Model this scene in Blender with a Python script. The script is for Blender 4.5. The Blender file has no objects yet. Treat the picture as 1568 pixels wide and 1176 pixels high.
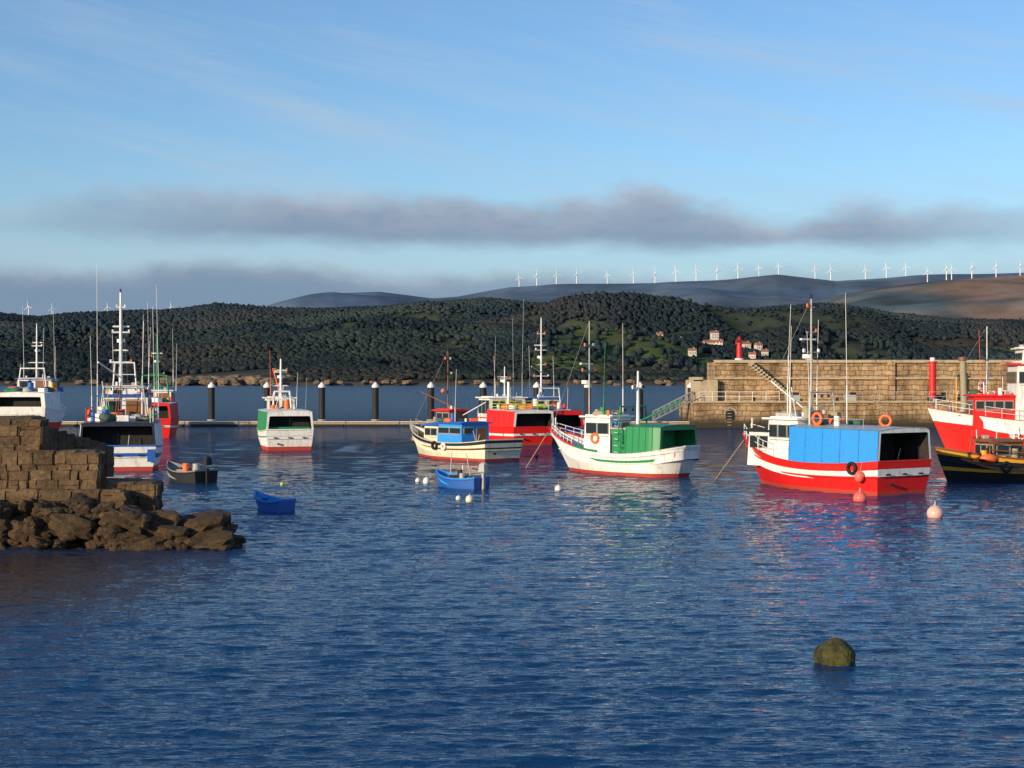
import bpy, bmesh, math, random
import numpy as np
from mathutils import Vector, Matrix
random.seed(7); rng=np.random.default_rng(7)
F=2400.0; CX=784.0; HZ=578.0; CH=6.0
def wp(px,py):
    """surveyed position on the water plane (metres)"""
    y=CH*F/(py-HZ); return ((px-CX)/F*y, y)
def XA(px,y): return (px-CX)/F*y
def ZA(py,y): return CH+(HZ-py)/F*y
scene=bpy.context.scene
# ------------------------------------------------------------ materials
M={}
def new_mat(name):
    m=bpy.data.materials.new(name); m.use_nodes=True
    nt=m.node_tree; b=nt.nodes['Principled BSDF']; return m,nt,b
def N(nt,t,**k):
    n=nt.nodes.new(t)
    for a,v in k.items():
        if a in n.inputs: n.inputs[a].default_value=v
        else: setattr(n,a,v)
    return n
def paint(name,col,rough=0.45,grime=0.35,gcol=(0.12,0.07,0.04),bump=0.15,scale=1.6,metal=0):
    if name in M: return M[name]
    m,nt,b=new_mat(name); L=nt.links.new
    tc=N(nt,'ShaderNodeTexCoord'); mp=N(nt,'ShaderNodeMapping'); mp.inputs['Scale'].default_value=(1,1,0.3)
    L(tc.outputs['Object'],mp.inputs['Vector'])
    n1=N(nt,'ShaderNodeTexNoise',Scale=scale*2.2,Detail=6.0,Roughness=0.7); L(mp.outputs[0],n1.inputs['Vector'])
    n2=N(nt,'ShaderNodeTexNoise',Scale=scale*9,Detail=3.0); L(tc.outputs['Object'],n2.inputs['Vector'])
    r=N(nt,'ShaderNodeValToRGB'); r.color_ramp.elements[0].position=0.5; r.color_ramp.elements[1].position=0.75
    r.color_ramp.elements[0].color=(0,0,0,1); r.color_ramp.elements[1].color=(min(1,grime*1.3),)*3+(1,)
    L(n1.outputs['Fac'],r.inputs['Fac'])
    mx=N(nt,'ShaderNodeMixRGB'); mx.inputs['Color1'].default_value=(*col,1); mx.inputs['Color2'].default_value=(*gcol,1)
    L(r.outputs['Color'],mx.inputs['Fac'])
    hs=N(nt,'ShaderNodeMixRGB',blend_type='MULTIPLY'); hs.inputs['Fac'].default_value=0.35
    L(mx.outputs[0],hs.inputs['Color1']); L(n2.outputs['Fac'],hs.inputs['Color2'])
    br=N(nt,'ShaderNodeMixRGB',blend_type='MULTIPLY'); br.inputs['Fac'].default_value=1; br.inputs['Color2'].default_value=(1.25,1.25,1.25,1)
    L(hs.outputs[0],br.inputs['Color1']); L(br.outputs[0],b.inputs['Base Color'])
    b.inputs['Roughness'].default_value=rough; b.inputs['Metallic'].default_value=metal
    bp=N(nt,'ShaderNodeBump',Strength=bump,Distance=0.05); L(n2.outputs['Fac'],bp.inputs['Height']); L(bp.outputs[0],b.inputs['Normal'])
    M[name]=m; return m
white=paint('white_paint',(0.82,0.81,0.78),grime=0.4)
cream=paint('cream_paint',(0.8,0.72,0.54))
red=paint('red_paint',(0.72,0.012,0.010),grime=0.2)
darkred=paint('antifouling_red',(0.45,0.05,0.03),rough=0.7)
orange=paint('orange_plastic',(0.85,0.16,0.04),rough=0.5,grime=0.1)
blue=paint('blue_paint',(0.015,0.11,0.44),grime=0.25)
tarp=paint('blue_tarpaulin',(0.02,0.29,0.78),rough=0.6,grime=0.15,bump=0.6)
green=paint('green_paint',(0.008,0.24,0.08),grime=0.25)
black=paint('black_rubber',(0.009,0.009,0.011),rough=0.7,grime=0.3,gcol=(0.03,0.028,0.025))
navy=paint('navy_paint',(0.012,0.02,0.045),grime=0.3)
yellow=paint('yellow_paint',(0.75,0.36,0.03))
lime=paint('lime_paint',(0.5,0.6,0.08))
wood=paint('varnished_wood',(0.22,0.09,0.03),rough=0.5,scale=3)
deckm=paint('deck_grey',(0.22,0.23,0.22),rough=0.8)
steel=paint('galvanised_steel',(0.42,0.42,0.40),rough=0.4)
glass,nt,b=new_mat('window_glass'); b.inputs['Base Color'].default_value=(0.02,0.03,0.035,1); b.inputs['Roughness'].default_value=0.08
net=paint('fishing_net',(0.05,0.12,0.09),rough=0.9,grime=0.6)
ropem=paint('rope',(0.35,0.30,0.2),rough=0.9)
pink=paint('pink_buoy_plastic',(0.85,0.15,0.11),rough=0.4,grime=0.2)
palepink=paint('pale_buoy_plastic',(0.8,0.45,0.38),rough=0.4,grime=0.2)
shade_liner=paint('shelter_painted_shade',(0.016,0.018,0.02),rough=0.9)  # near-black colour paints in the shade inside the stern shelters
MATS=[white,cream,red,darkred,orange,blue,tarp,green,black,navy,yellow,lime,wood,deckm,steel,glass,net,ropem,pink,palepink,shade_liner]
MI={m.name:i for i,m in enumerate(MATS)}
# ------------------------------------------------------------ mesh builder
def ico(n):
    b_=bmesh.new(); bmesh.ops.create_icosphere(b_,subdivisions=n,radius=1)
    r=([tuple(v.co) for v in b_.verts],[[v.index for v in f.verts] for f in b_.faces]); b_.free(); return r
ICO=ico(2);ICO1=ico(1);ICO3=ico(3);ICO4=ico(4)
_b=bmesh.new(); bmesh.ops.create_cube(_b,size=1); bmesh.ops.bevel(_b,geom=_b.edges[:],offset=0.08,segments=2,affect='EDGES')
_b.verts.index_update()
BLK=([tuple(v.co) for v in _b.verts],[[v.index for v in f.verts] for f in _b.faces]); _b.free()
class MB:
    def __init__(s): s.v=[];s.f=[];s.m=[];s.sm=[]
    def add(s,vs,fs,mat,smooth=False):
        o=len(s.v); s.v.extend([tuple(v) for v in vs]); i=MI[mat.name] if not isinstance(mat,int) else mat
        for f in fs: s.f.append([o+k for k in f]); s.m.append(i); s.sm.append(smooth)
    def box(s,c,d,mat,rz=0,rx=0,ry=0,taper=1.0):
        R=Matrix.Rotation(rz,3,'Z')@Matrix.Rotation(ry,3,'Y')@Matrix.Rotation(rx,3,'X')
        vs=[]
        for z in(-.5,.5):
            k=1 if z<0 else taper
            for x,y in((-.5,-.5),(.5,-.5),(.5,.5),(-.5,.5)):
                vs.append(Vector(c)+R@Vector((x*d[0]*k,y*d[1]*k,z*d[2])))
        s.add(vs,[[3,2,1,0],[4,5,6,7],[0,1,5,4],[1,2,6,5],[2,3,7,6],[3,0,4,7]],mat)
    def cyl(s,p,q,r,mat,r2=None,seg=8,cap=True):
        p=Vector(p);q=Vector(q);r2=r if r2 is None else r2
        d=(q-p); 
        if d.length<1e-6:return
        d.normalize(); u=d.orthogonal().normalized(); w=d.cross(u)
        vs=[]
        for c,rr in((p,r),(q,r2)):
            for k in range(seg):
                a=2*math.pi*k/seg; vs.append(c+u*math.cos(a)*rr+w*math.sin(a)*rr)
        s.add(vs,[[k,(k+1)%seg,seg+(k+1)%seg,seg+k] for k in range(seg)],mat,True)
        if cap: s.add(vs,[list(range(seg))[::-1],[seg+k for k in range(seg)]],mat)
    def line(s,p,q,mat=None,r=0.018): s.cyl(p,q,r,mat or steel,seg=4,cap=False)
    def sph(s,c,r,mat,jit=0,sc=(1,1,1),smooth=True):
        vs=[]
        for v in ICO[0]:
            k=r*(1+random.uniform(-jit,jit)); vs.append((c[0]+v[0]*k*sc[0],c[1]+v[1]*k*sc[1],c[2]+v[2]*k*sc[2]))
        s.add(vs,ICO[1],mat,smooth)
    def torus(s,c,R,r,mat,axis='Y',seg=18,ss=8,rz=0):
        vs=[];fs=[];Rm=Matrix.Rotation(rz,3,'Z')
        for i in range(seg):
            a=2*math.pi*i/seg
            for j in range(ss):
                bb=2*math.pi*j/ss; x=(R+r*math.cos(bb))*math.cos(a); z=(R+r*math.cos(bb))*math.sin(a); y=r*math.sin(bb)
                v=Vector((x,y,z)) if axis=='Y' else (Vector((x,z,y)) if axis=='Z' else Vector((y,x,z)))
                vs.append(Vector(c)+Rm@v)
                fs.append([i*ss+j,((i+1)%seg)*ss+j,((i+1)%seg)*ss+(j+1)%ss,i*ss+(j+1)%ss])
        s.add(vs,fs,mat,True)
    def build(s,name,parent=None,mats=None):
        me=bpy.data.meshes.new(name); me.from_pydata(s.v,[],s.f)
        for m in(mats or MATS): me.materials.append(m)
        me.polygons.foreach_set('material_index',s.m); me.polygons.foreach_set('use_smooth',s.sm); me.update()
        o=bpy.data.objects.new(name,me); scene.collection.objects.link(o)
        if parent: o.parent=parent
        return o
def empty(name,loc,rz=0):
    e=bpy.data.objects.new(name,None); e.location=loc; e.rotation_euler=(0,0,rz); e.empty_display_size=.5
    scene.collection.objects.link(e); return e
# ------------------------------------------------------------ hull
class Hull:
    def __init__(s,L,B,fs,fm,fb,tr=0.82,rake=1.6,rnd=False,tm=0.38,counter=0.3):
        s.L,s.B,s.fs,s.fm,s.fb,s.tr,s.rake,s.rnd,s.tm,s.co=L,B,fs,fm,fb,tr,rake,rnd,tm,counter
    def sheer(s,t):
        if t<s.tm: return s.fm+(s.fs-s.fm)*((s.tm-t)/s.tm)**2
        return s.fm+(s.fb-s.fm)*((t-s.tm)/(1-s.tm))**2
    def hb(s,t):
        if t<0.4: h=s.tr+(1-s.tr)*math.sin(t/0.4*math.pi/2)
        else: h=max(0.012,1-((t-0.4)/0.6)**2.5)
        if s.rnd and t<0.16: h*=math.sqrt(max(0.0,1-(1-(t+0.012)/0.172)**2))
        return h*s.B/2
    def pt(s,t,z,side):
        sh=s.sheer(t); f=max(0,min(1,(z+0.45)/(sh+0.45)))
        k=0.14+0.5*t**3+(0.35*(1-t/0.2)**2 if (s.rnd and t<0.2) else 0)
        y=s.hb(t)*(1-k*(1-f)**1.4)
        if f<0.02:y*=0.75
        x=-s.L/2+t*(s.L-s.rake*(1-f)) + s.co*(1-f)*(1-t)**3
        return (x,y*side,z)
    def build(s,mb,boot,bootm,bands,cap,inner,bul=0.75,deck=None,strakes=(),n=34,capw=0.1):
        deck=deck or deckm
        ts=[ (i/(n-1)) for i in range(n)]
        if s.rnd: ts=sorted(set([0,0.006,0.015,0.03,0.05,0.08,0.12]+[x for x in ts if x>0.13]))
        n=len(ts)
        rows=[(lambda t:-0.45,None),(lambda t:-0.1,bootm),(lambda t:boot,bootm)]
        for fr,m in bands: rows.append(((lambda t,fr=fr: boot+fr*(s.sheer(t)-boot)),m))
        for side in(1,-1):
            for r in range(1,len(rows)):
                vs=[s.pt(t,rows[r-1][0](t),side) for t in ts]+[s.pt(t,rows[r][0](t),side) for t in ts]
                fs=[[i,i+1,n+i+1,n+i] if side<0 else [i+1,i,n+i,n+i+1] for i in range(n-1)]
                mb.add(vs,fs,rows[r][1],True)
            top=[s.pt(t,s.sheer(t),side) for t in ts]
            def ins(p,t,dz): 
                return (p[0]-(capw if t>0.9 else 0)+(capw if t==0 else 0),max(0.004,abs(p[1])-capw)*side,p[2]+dz)
            topo=[(p[0],p[1]*1.015,p[2]+0.06) for p in top]
            inn=[ins(p,t,0.06) for p,t in zip(top,ts)]; low=[ins(p,t,-bul*(1 if t<.75 else max(.3,1-(t-.75)*3))) for p,t in zip(top,ts)]
            q=[[i,i+1,n+i+1,n+i] for i in range(n-1)]
            mb.add(top+topo,q,cap,True); mb.add(topo+inn,q,cap); mb.add(inn+low,q,inner,True)
            for fr,m,rr in strakes:
                pr=None
                for t in ts:
                    p=s.pt(t,boot+fr*(s.sheer(t)-boot),side); p=(p[0],p[1]+0.02*side,p[2])
                    if pr: mb.cyl(pr,p,rr,m,seg=6,cap=False)
                    pr=p
        for r in range(1,len(rows)):
            a=[s.pt(0,rows[r-1][0](0),1),s.pt(0,rows[r-1][0](0),-1),s.pt(0,rows[r][0](0),-1),s.pt(0,rows[r][0](0),1)]
            mb.add(a,[[0,1,2,3]],rows[r][1])
        zt=s.sheer(0); y=s.hb(0)
        mb.box((-s.L/2+capw/2,0,zt+0.03),(capw+0.04,2*y*1.01,0.08),cap)
        mb.add([(-s.L/2+capw,y-capw,zt),(-s.L/2+capw,-y+capw,zt),(-s.L/2+capw,-y+capw,zt-bul),(-s.L/2+capw,y-capw,zt-bul)],[[0,1,2,3]],inner)
        dv=[]
        for t in ts:
            p=s.pt(t,s.sheer(t),1); h=max(0.004,p[1]-capw); z=p[2]-bul*(1 if t<.75 else max(.3,1-(t-.75)*3))+0.01
            dv+=[(p[0]-(capw if t>.9 else 0),h,z),(p[0]-(capw if t>.9 else 0),-h,z)]
        mb.add(dv,[[2*i,2*i+2,2*i+3,2*i+1] for i in range(n-1)],deck)
        if s.L>6 and not s.rnd:
            x=-s.L/2-.02
            mb.cyl((x+.1,y*.5,.55),(x-.06,y*.5,.55),.08,black,seg=10)
            for yy in(-.6,.0,.62): mb.box((x+.02,yy*y,zt*.62),(.05,.28,.09),black)
    def shelter(s,mb,t1,zt,side,roof,frame,t0=0.005,fascia=0.28,post=0.3,tumble=0.12,inner=None,bulk=1.6):
        inner=inner or shade_liner  # default inner skin carries the shelter's shade as dark colour
        ts=[t0+(t1-t0)*i/10 for i in range(11)]
        zz=lambda t: zt+0.15*(t-t0)
        for sd in(1,-1):
            lo=[];hi=[]
            for t in ts:
                p=s.pt(t,s.sheer(t),sd); lo.append((p[0],p[1]*0.995,p[2]+0.03)); hi.append((p[0]+0.02,p[1]-tumble*sd,zz(t)))
            mb.add(lo+hi,[[i,i+1,12+i,11+i] for i in range(10)],side)
            li=[(a[0],a[1]-.05*sd,a[2]-.02) for a in lo]; hi2=[(a[0],a[1]-.05*sd,a[2]-.03) for a in hi]
            mb.add(li+hi2,[[i,i+1,12+i,11+i] for i in range(10)],inner)
            for i in range(0,11,2):
                mb.cyl((lo[i][0],lo[i][1]+0.012*sd,lo[i][2]),(hi[i][0],hi[i][1]+0.012*sd,hi[i][2]),0.03,side,seg=5)
        vs=[];v2=[]
        for t in ts:
            p=s.pt(t,s.sheer(t),1); w=p[1]-tumble+0.06
            for k in range(7):
                a=-1+2*k/6; vs.append((p[0]+0.02-(0.1 if t==ts[0] else 0),w*a,zz(t)+0.14*(1-a*a)+0.01)); v2.append((p[0]+.02,w*a*.97,zz(t)+.14*(1-a*a)-.04))
        rf=[[i*7+k,(i+1)*7+k,(i+1)*7+k+1,i*7+k+1] for i in range(10) for k in range(6)]
        mb.add(vs,rf,roof,True); mb.add(v2,rf,inner,True)
        p0=s.pt(ts[-1],s.sheer(ts[-1]),1); w=p0[1]-tumble
        mb.add([(p0[0],p0[1],p0[2]),(p0[0],-p0[1],p0[2]),(p0[0],-w,zz(t1)+.1),(p0[0],w,zz(t1)+.1)],[[0,1,2,3]],side)
        p=s.pt(t0,s.sheer(t0),1); w=p[1]-tumble; x=p[0]-0.04
        mb.box((x+bulk,0,(p[2]-.7+zt)/2),(.05,2*w-.1,zt-p[2]+.6),inner)  # added back panel, dark by default to paint shade in the opening
        z0=p[2]+0.07
        for sd in(1,-1):
            mb.add([(x,sd*p[1],z0),(x,sd*(p[1]-post),z0),(x,sd*(w-post),zt-fascia),(x,sd*(w-post*2.3),zt-fascia+.02),(x,sd*(w-post*2.3),zt+.1),(x,sd*w,zt+0.02)],[[0,1,2,3,4,5]],frame)
        mb.add([(x,w-post*2.3,zt-fascia+.02),(x,-(w-post*2.3),zt-fascia+.02),(x,-(w-post*2.3),zt+.1),(x,0,zt+.17),(x,w-post*2.3,zt+.1)],[[0,1,2,3,4]],frame)
def windows(mb,p,q,z0,z1,n,gap=0.12,off=0.025,mat=None,frame=None):
    p=Vector((*p,0));q=Vector((*q,0)); d=q-p; Ln=d.length; d.normalize(); nn=Vector((d.y,-d.x,0))
    w=(Ln-gap*(n+1))/n; ang=math.atan2(d.y,d.x)
    for i in range(n):
        c=p+d*(gap+w/2+i*(w+gap))+nn*off*0.5
        mb.box((c.x,c.y,(z0+z1)/2),(w+0.08,off,z1-z0+0.08),frame or steel,rz=ang)
        c=c+nn*off*0.6
        mb.box((c.x,c.y,(z0+z1)/2),(w,off,z1-z0),mat or glass,rz=ang)
def house(mb,x0,x1,w,z0,z1,wall,roof,nf=4,ns=3,wz=None,door=True,oh=0.18,rake=0.15,trim=None):
    wa,wb=(wz if wz else (z0+(z1-z0)*0.55,z1-0.2))
    h=w/2
    vs=[(x0,-h,z0),(x1,-h,z0),(x1,h,z0),(x0,h,z0),(x0,-h*.97,z1),(x1-rake,-h*.97,z1),(x1-rake,h*.97,z1),(x0,h*.97,z1)]
    mb.add(vs,[[0,1,5,4],[1,2,6,5],[2,3,7,6],[3,0,4,7],[4,5,6,7]],wall)
    mb.box(((x0+x1)/2,0,z1+0.05),(x1-x0+2*oh,w+2*oh,0.1),roof)
    mb.box(((x0+x1)/2,0,z1+0.13),(x1-x0,w*.8,0.07),roof)
    if trim: mb.box(((x0+x1)/2,0,z0+(z1-z0)*.42),(x1-x0+.03,w+.03,0.12),trim)
    windows(mb,(x0,-h),(x1-rake,-h),wa,wb,ns); windows(mb,(x1-rake,h),(x0,h),wa,wb,ns)
    windows(mb,(x1-rake/2,-h),(x1-rake/2,h),wa,wb,nf)
    windows(mb,(x0,h*.9),(x0,0.1*h),wa,wb,1)
    if door: windows(mb,(x0,0),(x0,-h*.85),z0+.1,wb,1,mat=wood)
    for sd in(-1,1): mb.cyl((x0+.1,sd*(h+.06),wa-.15),(x1-.3,sd*(h+.06),wa-.15),.02,steel,seg=5)
    mb.cyl((x0+.3,h*.5,z1),(x0+.3,h*.5,z1+.4),.09,white,seg=8); mb.box((x1-.4,-h*.4,z1+.25),(.3,.3,.2),steel)
def mast(mb,x,y,z0,z1,r=0.09,mat=None,cross=((0.6,1.2),(0.8,0.8)),lean=0.0,dome=True,light=True):
    mat=mat or white; dz=z1-z0; r=r*.85
    top=(x+lean*dz,y,z1); mb.cyl((x,y,z0),top,r,mat,r2=r*0.5)
    P=lambda f:Vector((x+lean*dz*f,y,z0+dz*f))
    for f,w in cross:
        p=P(f); mb.cyl((p.x,p.y-w/2,p.z),(p.x,p.y+w/2,p.z),r*.4,mat,seg=6)
        for sd in(-1,1):
            mb.box((p.x,p.y+sd*w*.45,p.z+.1),(.11,.11,.18),random.choice([white,black,orange]))
    if dome:
        p=P(.5); mb.cyl((p.x+.3,y,p.z),(p.x+.3,y,p.z+.22),.28,white,seg=14); mb.box((p.x+.15,y,p.z-.05),(.5,.12,.08),mat)
        p=P(.66); mb.box((p.x+.25,y,p.z),(.16,1.1,.1),white)
    if light: mb.cyl(top,(top[0],top[1],z1+.25),.05,black)
    return top
def antenna(mb,x,y,z0,z1,r=0.02,mat=None):
    mb.cyl((x,y,z0),(x,y,z0+(z1-z0)*.3),r*1.7,mat or white,seg=6); mb.cyl((x,y,z0+(z1-z0)*.3),(x+random.uniform(-.1,.1),y+random.uniform(-.15,.15),z1),r,mat or white,r2=r*.6,seg=5)
def gantry(mb,x,w,z0,z1,mat,lean=0.0,r=0.05):
    dx=lean*(z1-z0)
    for sd in(-1,1):
        mb.cyl((x,sd*w/2,z0),(x+dx,sd*w*.40,z1),r,mat)
    mb.cyl((x+dx,-w*.42,z1),(x+dx,w*.42,z1),r,mat)
    mb.cyl((x+dx*.6,-w*.44,z0+(z1-z0)*.6),(x+dx*.6,w*.44,z0+(z1-z0)*.6),r*.6,mat)
    for k in(-.25,0,.25): mb.sph((x+dx,k*w,z1-.2),.1,black,sc=(1,.5,1))
def rail(mb,pts,h=0.8,mat=None,rows=2,r=0.022):
    mat=mat or white
    for i,p in enumerate(pts):
        p=Vector(p); mb.cyl(p,p+Vector((0,0,h)),r,mat,seg=5)
        if i:
            q=Vector(pts[i-1])
            for k in range(rows): dz=Vector((0,0,h*(k+1)/rows)); mb.cyl(q+dz,p+dz,r,mat,seg=5,cap=False)
def clutter(mb,x0,x1,w,z,n,cols=None,big=1.0):
    cols=cols or [orange,blue,white,green,steel,black,yellow,red,wood,ropem]
    for i in range(n):
        x=random.uniform(x0,x1);y=random.uniform(-w/2,w/2);k=random.random();m=random.choice(cols);s=random.uniform(.16,.42)*big
        if k<.35: mb.box((x,y,z+s*.4),(s*1.6,s,s*.8),m,rz=random.uniform(0,3))
        elif k<.5: mb.cyl((x,y,z),(x,y,z+s*1.6),s*.5,m,seg=12)
        elif k<.72: mb.sph((x,y,z+s*.35),s*.95,random.choice([net,ropem,net,orange,steel]),jit=.18,sc=(1.3,1,.6))
        elif k<.84: mb.torus((x,y,z+s*.25),s*.55,s*.16,random.choice([ropem,black,orange]),axis='Z')
        else: mb.cyl((x,y,z),(x+random.uniform(-.4,.4),y+random.uniform(-.3,.3),z+s*4.2),.028,random.choice([wood,steel,white]),seg=5)
def stays(mb,top,pts,r=0.008):
    for p in pts[:2]: mb.line(top,p,steel,r)
def place(name,px,py,theta,L):
    x,y=wp(px,py); a=math.radians(180-theta)
    return empty(name,(x+math.cos(a)*L/2,y+math.sin(a)*L/2,0),a)
def bowrail(mb,h,t0=.66,t1=.97,hh=.65,mat=None,n=7):
    for sd in(1,-1):
        pts=[]
        for i in range(n):
            t=t0+(t1-t0)*i/(n-1); p=h.pt(t,h.sheer(t),sd); pts.append((p[0]-.05,p[1]*.95,p[2]+.06))
        rail(mb,pts,hh,mat)
def tyre(mb,h,t,side,z,R=.26,mat=None):
    p=h.pt(t,z,side); mb.torus((p[0],p[1]+side*.1,p[2]),R,.09,mat or black,axis='Y'); mb.line((p[0],p[1]+side*.06,z+R),(p[0],p[1]*.99,h.sheer(t)+.05),ropem,.02)

# ---- H : big red boat with blue shelter
L=12.4; e=place('fishing_boat',1386,758,57,L); h=Hull(L,4.5,1.72,1.45,2.75,tr=.86,rake=1.9)
mb=MB(); h.build(mb,.2,darkred,[(.5,red),(.76,white),(1,red)],red,white,strakes=[(.5,red,.05),(.78,red,.05)]); 
tyre(mb,h,.13,1,1.35,.26); p=h.pt(.08,.9,1); mb.sph((p[0],p[1]+.25,.95),.24,pink,sc=(1,1,1.3)); mb.line((p[0],p[1]+.2,1.2),(p[0],p[1],1.8),ropem,.02)
mb.build('hull',e)
mb=MB(); h.shelter(mb,.5,3.3,tarp,steel,white,fascia=.14,post=.12,bulk=2.4); 
clutter(mb,-L/2+.4,-L/2+1.6,3,1.1,8,cols=[black,steel,navy,wood]); mb.build('stern_shelter',e)
mb=MB(); house(mb,.15,2.6,2.9,1.0,3.7,white,white,nf=5,ns=3,wz=(2.75,3.4)); mb.box((1.6,0,3.95),(1.5,2,.22),steel)
house(mb,2.4,4.3,2.7,1.1,3.0,white,black,nf=4,ns=2,door=False,wz=(2.1,2.75))
mb.build('wheelhouse',e)
mb=MB(); t=mast(mb,.6,0,3.8,10.3,.1,steel,cross=((.55,1.2),(.72,.8),(.93,.6))); stays(mb,t,[(6,0,2.5)])
antenna(mb,1.5,.9,3.8,10.0); antenna(mb,1.2,-1.0,3.8,9.2); antenna(mb,-.4,1.1,3.4,8.5); antenna(mb,-.9,-1.2,3.4,10.6); antenna(mb,2.0,.2,3.8,7.2); antenna(mb,.9,1.3,3.8,8.8)
gantry(mb,-.3,2.0,3.4,5.2,steel,.05,.04); mb.cyl((0,.6,4),(2.6,1.1,5.8),.04,white)
mb.cyl((5.4,0,2.4),(5.4,0,3.7),.04,white); mb.build('mast_and_rigging',e)
mb=MB(); bowrail(mb,h); clutter(mb,-.3,2.4,2.2,3.8,26); clutter(mb,4.2,5.3,1.2,1.6,14,big=1.2); clutter(mb,-2.5,-.5,2.4,3.45,6,cols=[orange,black,white])
mb.torus((-4.0,-.9,3.72),.28,.08,orange,axis='Y',rz=.6); mb.torus((-1.2,1.3,3.8),.3,.09,orange,axis='Y'); mb.line((6.1,0,2.4),(8.6,.3,-.3),ropem,.03)
mb.torus((.4,1.48,2.1),.3,.09,red,axis='Y'); rail(mb,[(-1,1.6,3.4),(-3,1.7,3.4),(-5,1.75,3.4)],.45,steel,1,.015); mb.build('deck_gear',e)

# ---- G : white boat, green stripe
L=11.6; e=place('fishing_boat',1060,731,44,L); h=Hull(L,4.2,1.85,1.3,2.6,tr=.9,rake=2.1,rnd=True,counter=.9)
mb=MB(); h.build(mb,.22,darkred,[(.5,white),(.66,green),(1,white)],white,white,strakes=[(.5,white,.04),(.86,white,.05)])
for sd in(1,-1):
    pr=None
    for i in range(12):
        t_=.5+i*.5/11; p=h.pt(t_,h.sheer(t_),sd); p=(p[0],p[1],p[2]+.1)
        if pr: mb.cyl(pr,p,.07,red if i>4 else green,seg=6)
        pr=p
for t_ in(.0,.012,.03): 
    for sd in (1,-1): p=h.pt(t_,1.4,sd); mb.sph((p[0]-.05,p[1],1.45),.13,palepink,sc=(.5,.5,2))
mb.build('hull',e)
mb=MB(); h.shelter(mb,.30,3.0,green,green,green,t0=.09,fascia=.2,post=.12,inner=green); mb.build('stern_shelter',e)
mb=MB(); house(mb,-.2,2.0,2.1,.8,3.5,white,white,nf=3,ns=2,wz=(2.5,3.15)); mb.box((-.9,0,2.0),(1.2,1.9,1.6),green); mb.box((-.9,0,2.85),(1.4,2.1,.1),steel)
mb.build('wheelhouse',e)
mb=MB(); t=mast(mb,2.4,0,1.6,9.6,.08,steel,cross=((.6,1.4),(.8,.9)),dome=True); stays(mb,t,[(5.8,0,2.4)])
t2=mast(mb,-1.6,0,2.8,6.4,.15,white,cross=((.7,1.1),),dome=False); mb.cyl((-1.5,0,3.2),(-5,0,4.6),.05,green)
antenna(mb,.6,.7,3.5,8.2,mat=green); antenna(mb,.2,-.7,3.5,9.4); gantry(mb,-1.2,3,2.0,4.2,green,0); 
for k in range(8): mb.cyl((-.5,1.0,1.0+k*.4),(-1.3,1.6,1.0+k*.4),.025,white,seg=5)
mb.cyl((5.3,0,2.3),(5.3,0,3.4),.04,white); mb.build('mast_and_rigging',e)
mb=MB(); bowrail(mb,h,.72,.97,.5); clutter(mb,-.1,1.7,1.6,3.6,14); clutter(mb,2.2,4.6,1.8,1.2,20,cols=[orange,black,ropem,wood,white]); clutter(mb,-4.8,-2.2,2.4,1.2,12)
rail(mb,[(-1,1.7,1.4),(-2,1.75,1.4),(-3,1.7,1.45),(-4,1.6,1.5)],1.1,green,3); mb.torus((1.0,1.09,2.2),.28,.08,orange); 
mb.line((6,0,2.4),(8.4,-.2,-.3),ropem,.03); mb.sph((-.8,1.1,3.2),.2,blue); mb.build('deck_gear',e)

# ---- E : cream boat, blue cabin
L=11.4; e=place('fishing_boat',772,706,50,L); h=Hull(L,4.0,1.5,1.2,2.3,tr=.88,rake=1.5)
mb=MB(); h.build(mb,.18,darkred,[(.52,cream),(.6,navy),(.84,cream),(1,navy)],cream,cream,strakes=[(.6,wood,.04),(.86,navy,.05)]); tyre(mb,h,.5,1,1.0); tyre(mb,h,.4,1,.95,.2,white); mb.build('hull',e)
mb=MB(); house(mb,-2.4,.6,2.6,.7,2.6,tarp,blue,nf=3,ns=2,wz=(1.9,2.3)); house(mb,.6,2.4,2.4,.7,2.4,cream,blue,nf=3,ns=2,wz=(1.7,2.2),door=False); house(mb,-.4,1.4,1.7,2.7,3.5,wood,red,nf=3,ns=2,wz=(2.95,3.35),door=False); mb.build('wheelhouse',e)
mb=MB(); t=mast(mb,.9,0,3.6,8.0,.07,wood,cross=((.6,.7),(.85,.5)),dome=False); stays(mb,t,[(5.4,0,2.2)])
antenna(mb,-1,.8,2.6,6.6); mb.cyl((.6,0,3.9),(3.6,.5,4.9),.04,wood); mb.cyl((-.9,0,3.2),(-3.6,0,4.2),.04,white)
mb.sph((.9,.45,5.0),.18,orange); mb.build('mast_and_rigging',e)
mb=MB(); bowrail(mb,h,.75,.97,.5,steel); clutter(mb,-2,2,2,2.7,18,cols=[red,orange,wood,ropem,black,blue]); clutter(mb,-5,-2.6,3,.9,16); clutter(mb,2.6,4.6,1.6,1.2,14); mb.build('deck_gear',e)

# ---- F : red boat with lime rail, open shelter
L=12; e=place('fishing_boat',818,682,66,L); h=Hull(L,4.6,1.6,1.5,2.9,tr=.86,rake=1.6)
mb=MB(); h.build(mb,.2,darkred,[(.45,red),(.6,white),(1,red)],red,white,strakes=[(.7,red,.05)]); mb.build('hull',e)
mb=MB(); h.shelter(mb,.45,3.0,red,white,white,fascia=.2,post=.2,bulk=1.6); mb.build('stern_shelter',e)
mb=MB(); house(mb,-.2,2.6,3.6,1,4.1,white,white,nf=5,ns=3,trim=red); mb.build('wheelhouse',e)
mb=MB(); t=mast(mb,.5,0,4.2,7.0,.1,white,cross=((.6,1.3),)); antenna(mb,1,.8,4.2,9.8,mat=steel); antenna(mb,1,-1.1,4.2,11.5,mat=steel); antenna(mb,-1,-1.1,3.5,13.2,mat=steel); antenna(mb,2,.3,4.2,8)
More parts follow.
